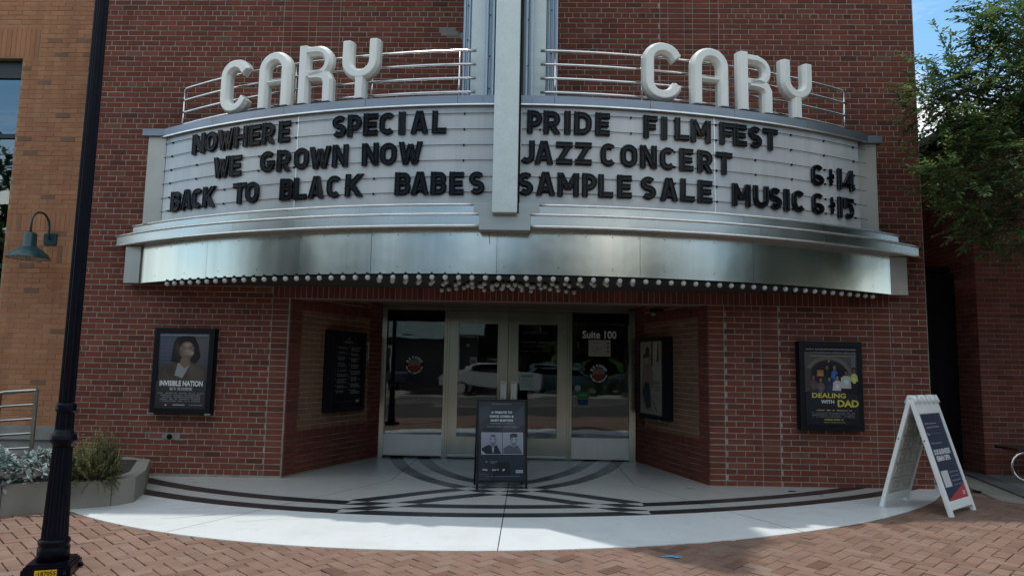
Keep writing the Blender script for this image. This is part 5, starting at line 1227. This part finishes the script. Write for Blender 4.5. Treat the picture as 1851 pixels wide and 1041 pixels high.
# printed sheet on the front
P = Print(-.0); hw = AW-.052; z0, z1 = .137, LA-.172; X = lambda u: (u-.5)*2*hw; Zf = lambda v: z0+v*(z1-z0)
NV = (.012, .016, .055)
P.rect(X(0), X(1), Zf(0), Zf(1), NV); P.pts([(X(0), Zf(0)), (X(1), Zf(0)), (X(1), Zf(.16))], (.42, .03, .04))
P.text('CARY', X(.86), Zf(.035), hw*.30, .035, (.7, .6, .6), .02)
P.text('Pardon our dust, we are', X(.40), Zf(.875), hw*1.05, .02, (.42, .44, .5), .008); P.text('opening up The Cary Theater', X(.46), Zf(.83), hw*1.2, .02, (.42, .44, .5), .008)
P.rect(X(.1), X(.75), Zf(.765), Zf(.768), (.2, .22, .3)); P.text('The', X(.14), Zf(.75), None, .024, (.4, .42, .5), .01)
P.text('While we are improving', X(.36), Zf(.64), hw*.95, .02, (.42, .44, .5), .008)
P.text('OUR BUSINESSES', X(.49), Zf(.52), hw*1.55, .05, (.72, .73, .76), .03); P.text('REMAIN OPEN.', X(.46), Zf(.445), hw*1.3, .05, (.72, .73, .76), .03)
P.rect(X(.10), X(.42), Zf(.15), Zf(.335), (.55, .56, .58))
for q, tx in enumerate(('Scan for more', 'about the projects', 'and the businesses', 'in your downtown.')): P.text(tx, X(.70), Zf(.30-q*.05), hw*.82, .016, (.36, .38, .44), .005)
T = TA(-1); P.v = [T((p[0], -p[1]+.0075, p[2])) for p in P.v]
P.f = [f_ for f_ in P.f]; P.build('poster', PRINT, bpy.data.objects['front_panel'], world=False)

# ------------------------------------------------------------------ right building, alley, bench
rb = empty('dark_brick_building', (6.24, 1.04, 0), 'dark red brick building with a dark roof behind the tree on the right', 'building')
RX, RY = 6.24, 1.04
g = MB(); g.box(RX+.004, 12, RY+.004, RY+.3, -.15, 4.6); g.box(RX+.004, RX+.3, RY+.3, 9, -.15, 4.6); g.build('wall', MORTAR, rb)
W3 = Wall(rb)
rows(W3, (0, RY), 0, [(RX, 9.4, 'run')], 1, 67, .03, RED, header=False, jt=.008, phase=.05)
rows(W3, (RX, 7.2), -pi/2, [(0, 7.2-RY, 'run')], 1, 67, .03, RED, header=False, jt=.008)
W3.emit(lambda p: inview(p) and p[1] < 1.2)
g = MB()
pr = [(RX-.35, 4.58), (RX-.33, 4.70), (RX-.1, 4.78), (RX+.0, 4.80), (RX+3.0, 6.4), (RX+6, 4.8), (RX+6, 4.6)]
n = len(g.v); g.v += [(x, RY-.35, z) for x, z in pr]+[(x, 9.3, z) for x, z in pr]; k = len(pr); g.face([n+i for i in range(k)]); g.face([n+k+i for i in reversed(range(k))])
for i in range(k): j = (i+1) % k; g.face([n+j, n+i, n+k+i, n+k+j])
g.build('roof', ROOFD, rb)
gt = empty('alley_dark_boards', (5.6, 1.5, 0), 'black boards added to darken the alley between the two brick buildings', 'dark boards')  # boards added to make the unlit alley read black
for k in range(8):
    x0 = 5.02+k*.152; g = MB(); g.box(x0+.003, x0+.149, 1.50, 1.53, .05, 2.75); g.build('board', BLACK, gt)
g = MB()
for z_ in (.3, 1.4, 2.5): g.box(5.01, 6.23, 1.532, 1.57, z_, z_+.09)
g.build('frame', BLACK, gt); g = MB(); g.lathe([(.03, 0), (.03, .02)], 12, (5.75, 1.48, 1.05)); g.v = [(p[0], 1.49-(p[2]-1.05), 1.05+(p[1]-1.48)) for p in g.v]; g.build('latch', RAILM, gt)
g = MB(); g.box(5.0, 6.24, 1.6, 9, 2.78, 2.86); o = g.build('alley_canopy', BLACK, gt)
# bench
bn = empty('park_bench', (6.75, .55, .05), 'dark wooden bench with a looped steel tube leg by the dark brick wall', 'bench')
for k in range(4): g = MB(); g.box(6.20, 8.0, .35+k*.11, .45+k*.11, .44, .475); g.build('seat_slat', WOOD, bn)
for y_, ex in ((.38, 0), (.76, 1.3)):
    g = MB(); P_ = [(7.9, y_, .43), (6.30+ex, y_, .43)]+[(6.30+ex-.17*sin(a), y_, .26+.17*cos(a)) for a in [radians(q) for q in range(15, 171, 20)]]+[(6.30+ex, y_, .09), (7.9, y_, .09)]
    g.tube(P_, .018, 8); g.build('leg', RAILM, bn)
# paving at the alley foot
g = MB(); zc = .052; g.prism([(5.60, .7), (4.98, -1.75), (5.30, -1.75), (5.98, .95), (5.98, 1.5), (5.05, 1.5), (5.02, .35)], -.05, zc); struct('paving_strip', g, CONC)
g = MB(); g.prism([(5.98, .95), (5.30, -1.75), (5.55, -1.75), (6.2, .9), (6.2, 1.5), (5.98, 1.5)], -.05, zc+.02); struct('dark_paving_strip', g, DCONC)
g = MB(); g.prism([(6.2, .9), (5.55, -1.75), (12, -1.75), (12, 1.04), (6.24, 1.04)], -.05, zc+.012); struct('side_path', g, plain('mid grey concrete', (.17, .165, .155), .9, world=True))
g = MB(); g.lathe([(.05, 0), (.05, .006)], 14, (5.34, -.2, zc+.0)); struct('drain_lid', g, BLACK)

# ------------------------------------------------------------------ elm on the right
R_ = random.Random(31); lf = MB(); tk = MB()
t1 = empty('elm_tree', (7.9, -1.3, 0), 'leafy green elm tree reaching in at the upper right', 'tree')
tk.tube([(7.9, -1.3, 0), (7.75, -1.25, 1.2), (7.5, -1.2, 2.2)], [.15, .13, .11], 12)
CL = [(4.66, -1.07, 4.44, 0.23), (4.41, -1.24, 4.21, 0.2), (4.38, -1.02, 4.18, 0.15), (5.11, -0.66, 4.42, 0.29), (5.0, -1.33, 4.33, 0.35), (5.71, -0.71, 4.79, 0.35), (5.07, -0.99, 4.72, 0.17), (5.22, -1.14, 4.96, 0.32), (5.79, -0.69, 5.45, 0.32), (5.1, -1.12, 5.22, 0.2), (4.94, -1.13, 4.97, 0.12), (5.52, -0.88, 4.15, 0.35), (5.15, -0.98, 3.98, 0.32), (4.65, -1.31, 3.83, 0.26), (4.64, -1.07, 4.04, 0.2), (5.01, -0.99, 3.61, 0.29), (5.0, -1.42, 3.43, 0.35), (5.19, -1.41, 3.15, 0.35), (5.11, -0.98, 3.26, 0.32), (4.62, -1.31, 3.22, 0.23), (4.38, -1.41, 3.37, 0.16), (4.41, -1.2, 3.31, 0.12), (4.97, -0.99, 2.95, 0.2), (5.1, -1.14, 2.81, 0.26), (5.63, -0.69, 2.84, 0.26), (4.51, -0.71, 4.59, 0.1), (4.47, -1.2, 4.56, 0.1), (4.66, -0.71, 4.04, 0.1), (5.03, -1.33, 4.87, 0.23), (4.63, -1.2, 3.05, 0.15), (4.86, -1.29, 3.7, 0.23)]
for k in range(60):   # the rest of the crown, mostly beyond the right edge of the frame
    d = Vector((R_.gauss(0, 1), R_.gauss(0, 1), R_.gauss(0, 1))).normalized()*R_.uniform(.5, 1); CL.append((7.1+d.x*1.75, -1.1+d.y*1.5, 4.7+d.z*1.9, .38))
def rsph():
    while True:
        v = Vector((R_.uniform(-1, 1), R_.uniform(-1, 1), R_.uniform(-1, 1)))
        if v.length < 1: return v
def twig(q0, d, ln, nlf, tone):
    d = d.normalized(); q1 = q0+d*ln+Vector((0, 0, -ln*.12)); tk.tube([tuple(q0), tuple(q1)], [.003, .0012], 3, caps=False); sd = d.cross(Vector((0, 0, 1)))
    if sd.length < .05: sd = Vector((1, 0, 0))
    sd.normalize()
    for k in range(nlf):
        s_ = .06+.98*k/nlf; q = q0.lerp(q1, s_); side = (1 if k % 2 else -1); lf.tone = min(1, max(0, tone+R_.gauss(0, .1)))
        ld = d*.75+sd*side*.75+rsph()*.35; ld.z -= .12
        leafq(lf, q, ld, Vector((R_.uniform(-.5, .5), R_.uniform(-.5, .5), 1)), .062*R_.uniform(.65, 1.2), .027*R_.uniform(.8, 1.15), -.008)
for ci, (x, y, z, r) in enumerate(CL):
    c_ = Vector((x, y, z)); base = Vector((7.5, -1.2, 2.3+.35*(z-2.3)))
    mid = base.lerp(c_, .55)+Vector((0, 0, .25)); tk.tube([(7.5, -1.2, 2.2), tuple(base), tuple(mid), tuple(c_)], [.06, .045, .02, .004], 6)
    nt_ = int(760*r*r*(.84 if ci < 31 else 1.15))+6
    for k in range(nt_):
        o_ = rsph(); o_ = Vector((o_.x*r*1.0+.10, o_.y*r*1.5, o_.z*r*.85)); tone = min(1, max(0, R_.gauss(.40, .18)+.3*o_.z/r))  # tone rises with height, painting the clump tops as if lit
        d = Vector((-.75, -.15, -.05))+rsph()*1.0+o_/r*.35
        twig(c_+o_, d, R_.uniform(.16, .34), R_.randint(9, 15), tone)
for p0, p1 in (((5.04, -1.0, 4.34), (4.2, -1.0, 4.84)), ((5.04, -1.0, 4.22), (4.14, -1.0, 4.46)), ((4.92, -1.0, 4.16), (4.19, -1.0, 4.24)), ((4.85, -1.0, 4.03), (4.26, -1.0, 3.97)), ((4.98, -1.0, 4.28), (4.66, -1.0, 5.16)), ((5.1, -1.0, 4.28), (4.72, -1.0, 4.97)), ((4.77, -1.0, 3.49), (4.23, -1.0, 3.75)), ((4.82, -1.0, 3.37), (4.3, -1.0, 3.54)), ((4.98, -1.0, 3.25), (4.52, -1.0, 3.27)), ((5.03, -1.0, 2.95), (4.7, -1.0, 2.73)), ((5.13, -1.0, 2.84), (4.87, -1.0, 2.63)), ((5.32, -1.0, 5.03), (4.91, -1.0, 5.22)), ((5.24, -1.0, 4.78), (4.81, -1.0, 5.03)), ((5.02, -1.0, 3.98), (4.45, -1.0, 4.18)), ((4.9, -1.0, 3.35), (4.5, -1.0, 3.42))):
    p0, p1 = Vector(p0), Vector(p1); ax = (p1-p0).normalized(); tone = R_.uniform(.5, .85); pm = p0.lerp(p1, .5)+Vector((0, 0, .04)); tk.tube([tuple(p0), tuple(pm), tuple(p1)], [.006, .004, .0015], 4)
    n_ = int((p1-p0).length/.045)
    for k in range(n_):
        t = k/n_; q = p0*(1-t)**2+pm*2*t*(1-t)+p1*t*t
        if k % 3 == 0: twig(q, ax+rsph()*.9, R_.uniform(.08, .2)*(1.2-.6*t), 8, tone)
        sd = ax.cross(Vector((0, 0, 1))).normalized()+Vector((0, 0, .6)); lf.tone = tone; leafq(lf, q, ax*.7+sd*(1 if k % 2 else -1)*.8+rsph()*.3, Vector((0, 1, .4)), .06*R_.uniform(.8, 1.2), .026, -.006)
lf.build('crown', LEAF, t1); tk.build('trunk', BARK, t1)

# ------------------------------------------------------------------ trees
def tree(name, base, top, crown_c, rad, nlimb, ntwig, nleaf, ls, mat, label, trunk_r=.13, group=None, seed=1, droop=.15, elong=1.0):
    R_ = random.Random(seed); rt_ = empty(name, base, label, 'tree', group)
    tk = MB(); lf = MB(); b_ = Vector(base); c0 = Vector(crown_c)
    fork = Vector(top)
    tk.tube([tuple(b_), tuple(b_.lerp(fork, .5)+Vector((.04, 0, 0))), tuple(fork)], [trunk_r, trunk_r*.8, trunk_r*.6], 10)
    def rvec(): 
        while True:
            v = Vector((R_.uniform(-1, 1), R_.uniform(-1, 1), R_.uniform(-1, 1)))
            if .1 < v.length < 1: return v
    for i in range(nlimb):
        d = rvec().normalized(); end = c0+Vector((d.x*rad[0], d.y*rad[1], d.z*rad[2]))*R_.uniform(.75, 1.0)
        mid = fork.lerp(end, .5)+Vector((0, 0, .2*rad[2]))
        tk.tube([tuple(fork), tuple(mid), tuple(end)], [trunk_r*.35, trunk_r*.18, .006], 6)
        for j in range(ntwig):
            t = R_.uniform(.3, 1.0); p0 = fork*(1-t)**2+mid*2*t*(1-t)+end*t*t
            dv = (p0-c0).normalized()*.6+rvec(); dv.z -= droop; dv.normalize(); ln = R_.uniform(.3, .75)*max(rad)*.33
            p1 = p0+dv*ln; pm = p0.lerp(p1, .5)+Vector((0, 0, ln*.12))
            if j % 2 == 0: tk.tube([tuple(p0), tuple(pm), tuple(p1)], [.006, .004, .002], 3, caps=False)
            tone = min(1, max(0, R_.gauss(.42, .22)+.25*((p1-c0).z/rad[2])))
            for k in range(nleaf):
                t2 = R_.uniform(.1, 1.05); q = p0*(1-t2)**2+pm*2*t2*(1-t2)+p1*t2*t2+Vector((R_.gauss(0, .02), R_.gauss(0, .02), R_.gauss(0, .02)))*elong
                ld = dv*.7+rvec()*.9; ld.z -= .15; lf.tone = min(1, max(0, tone+R_.gauss(0, .12)))
                leafq(lf, q, ld, Vector((R_.uniform(-.4, .4), R_.uniform(-.4, .4), 1)), ls*R_.uniform(.7, 1.2), ls*.42, -ls*.1)
    tk.build('trunk', BARK, rt_); lf.build('crown', mat, rt_); return rt_
# ------------------------------------------------------------------ across the street (seen in the glass and steel)
hb = empty('street_house', (-9, -24, -.19), 'pale green metal sided porch building across the street', 'building')
g = MB(); g.box(-22, -2.6, -33, -27, -.19, 2.9); g.build('wall', plain('dark porch wall', (.05, .045, .04), .9), hb)
for k in range(14):
    g = MB(); z_ = 2.9+k*.2; g.box(-22, -2.2, -26.9+.02*k, -26.4+.03*k, z_+.006, z_+.194); g.build('siding_board', plain('pale green siding', (.42, .50, .47), .6) if k == 0 else bpy.data.materials['pale green siding'], hb)
g = MB(); g.prism([(-22.5, -33.5), (-1.8, -33.5), (-1.8, -26.0), (-22.5, -26.0)], 5.7, 5.95); g.build('roof', ROOFD, hb)
for k in range(4): g = MB(); g.box(-20+k*5.4, -19.8+k*5.4, -26.8, -26.6, -.19, 3.3); g.build('post', WHITEP, hb)
for k in range(3):
    g = MB(); g.box(-18+k*4.5, -16.4+k*4.5, -27.0, -26.95, .9, 2.4); w1 = g.build('window', WHITEP, hb); g = MB(); g.box(-17.9+k*4.5, -16.5+k*4.5, -26.95, -26.94, 1.0, 2.3); g.build('pane', WGLASS, w1)
b2 = empty('brick_shop', (14, -30, -.19), 'two storey brick shop across the street', 'building')
g = MB(); g.box(9, 30, -40, -31, -.19, 6.5); g.build('wall', plain('far brick', (.16, .07, .05), .9, world=True), b2)
for k in range(5):
    for z_ in (.8, 3.9): g = MB(); g.box(10+k*4, 12+k*4, -31.0, -30.95, z_, z_+1.7); g.build('window', WGLASS, b2)
def car(name, x, y, rot, paint, label, suv=True):
    r = empty(name, (x, y, -.19), label, 'car', 'cars parked across the street', rot)
    if suv: prof = [(-2.25, .35), (-2.3, .75), (-2.2, 1.05), (-1.2, 1.15), (-.75, 1.62), (-.3, 1.72), (1.6, 1.70), (2.1, 1.2), (2.3, 1.05), (2.3, .4)]
    else: prof = [(-2.6, .4), (-2.65, .8), (-2.5, 1.1), (-1.4, 1.2), (-.8, 1.78), (.6, 1.80), (.95, 1.25), (2.6, 1.22), (2.7, .9), (2.65, .45)]
    g = MB(); hw_ = .92; k = len(prof)
    cols = [(-hw_, 0), (-hw_*.98, .0), (hw_*.98, 0), (hw_, 0)]
    n = len(g.v)
    def hwz(z): return hw_*(1 if z < 1.1 else 1-.16*(z-1.1)/.6)
    for s_ in (-1, 1): g.v += [(px_, s_*hwz(pz_), pz_) for px_, pz_ in prof]
    g.face([n+i for i in reversed(range(k))]); g.face([n+k+i for i in range(k)])
    for i in range(k): j = (i+1) % k; g.face([n+i, n+j, n+k+j, n+k+i])
    o = g.build('body', paint, r, world=False); md = o.modifiers.new('b', 'BEVEL'); md.width = .05; md.segments = 2
    g = MB()
    cab = [(-1.05, 1.16), (-.72, 1.56), (1.4 if suv else .45, 1.62 if suv else 1.70), (1.85 if suv else .7, 1.2)]
    for s_ in (-1, 1): P = [(a, s_*(hwz(b_)+.006), b_) for a, b_ in cab]; g.poly(P if s_ < 0 else P[::-1])
    g.build('side_window', WGLASS, r, world=False)
    g = MB(); g.quad((-1.17, -.74, 1.20), (-1.17, .74, 1.20), (-.78, .70, 1.60), (-.78, -.70, 1.60)); g.build('windscreen', WGLASS, r, world=False)
    for wx in (-1.45, 1.45):
        for s_ in (-1, 1):
            g = MB(); g.lathe([(.34, -.11), (.34, .11)], 20); g.v = [(wx+p[0], s_*.84+p[2], .34+p[1]) for p in g.v]; w1 = g.build('wheel', BLACK, r, world=False)
            g = MB(); g.lathe([(.2, -.12), (.2, .12)], 14); g.v = [(wx+p[0], s_*.84+p[2], .34+p[1]) for p in g.v]; g.build('rim', RAILM, w1, world=False)
    for s_ in (-1, 1): g = MB(); g.box(-2.32, -2.22, s_*.7-.16, s_*.7+.16, .72, .9); g.build('headlight', BULB, r, world=False)
    return r
WP = plain('white car paint', (.36, .37, .37), .25, var=.02, coat=.8); DP = plain('dark teal car paint', (.02, .05, .055), .2, var=.05, coat=.8); NP = plain('navy car paint', (.015, .02, .05), .2, var=.05, coat=.8)
car('parked_car', -1.6, -24.6, radians(8), WP, 'white pickup truck parked across the street', False)
car('parked_car', 2.3, -25.2, radians(186), DP, 'dark teal sport utility vehicle parked across the street')
car('parked_car', 6.4, -25.6, radians(4), NP, 'navy sport utility vehicle parked across the street')
car('parked_car', -8.5, -24.6, radians(2), NP, 'navy pickup truck parked in front of the porch building', False)
for i, (x, y, rr, hh) in enumerate(((-3.0, -29.5, 2.6, 7.5), (2.8, -31, 3.2, 9.5), (9.5, -28, 3.0, 7.5), (14, -24, 3.4, 8.5), (-17, -22, 3.2, 9), (20, -14, 3.6, 9), (-22, -13, 3.4, 9), (17, -6, 3.0, 8.0), (6.5, -32.5, 3, 8.5), (-13, -8.5, 2.6, 7.5), (12.5, -7.5, 3.0, 8.5), (0, -33, 3, 9))):  # two near pavement trees are unseen additions that darken fascia ends and right side
    lab = ['slim leafy tree behind the white pickup truck', 'tall broad tree behind the dark teal vehicle', 'round tree beside the far brick shop', 'large tree at the corner of the far brick shop', 'big tree at the end of the porch building', 'large street tree far to the right', 'large street tree far to the left', 'street tree right of the theatre corner', 'tall tree between the far shop and the dark teal vehicle', 'street tree added on the near pavement far to the left to darken the fascia', 'street tree added on the near pavement far to the right to darken that side', 'dark tree behind the gap between the parked vehicles'][i]
    tree('street_tree', (x, y, -.2), (x, y, hh*.35), (x, y, hh*.62), (rr, rr, hh*.36), 34, 14, 16, .42, FARLEAF, lab, .2, 'trees along the street', 60+i, .1, 3)
g = MB()
for k in range(2600):
    x = R2.uniform(3.2, 12); y = -23.6+R2.gauss(0, .3); z_ = R2.uniform(-.1, 1.1); g.tone = R2.random(); leafq(g, Vector((x, y, z_)), rv(), Vector((0, 0, 1)), .16, .07)
for x in (4, 6, 8, 10): g.tube([(x, -23.6, -.2), (x, -23.6, .7)], .05, 5)
o = tag(g.build('hedge', FARLEAF), 'low hedge along the far pavement across the street', 'hedge')

g = MB(); R3 = random.Random(77); g.tone = .1; g.box(-75, 75, -48, -47.6, -.3, 6.5)
for k in range(5200):
    x = R3.uniform(-75, 75); y = -46+R3.gauss(0, 2.5); z_ = (R3.random()**.7)*(9+3*sin(x*.25)+1.5*sin(x*.9)); g.tone = R3.random(); d = Vector((R3.gauss(0, 1), R3.gauss(0, 1), R3.gauss(0, 1))).normalized(); leafq(g, Vector((x, y, z_)), d, Vector((0, 0, 1)), 2.4, 1.5)
tag(g.build('far_wood', FARLEAF), 'far wood of trees beyond the parking lot across the street', kind='stuff')
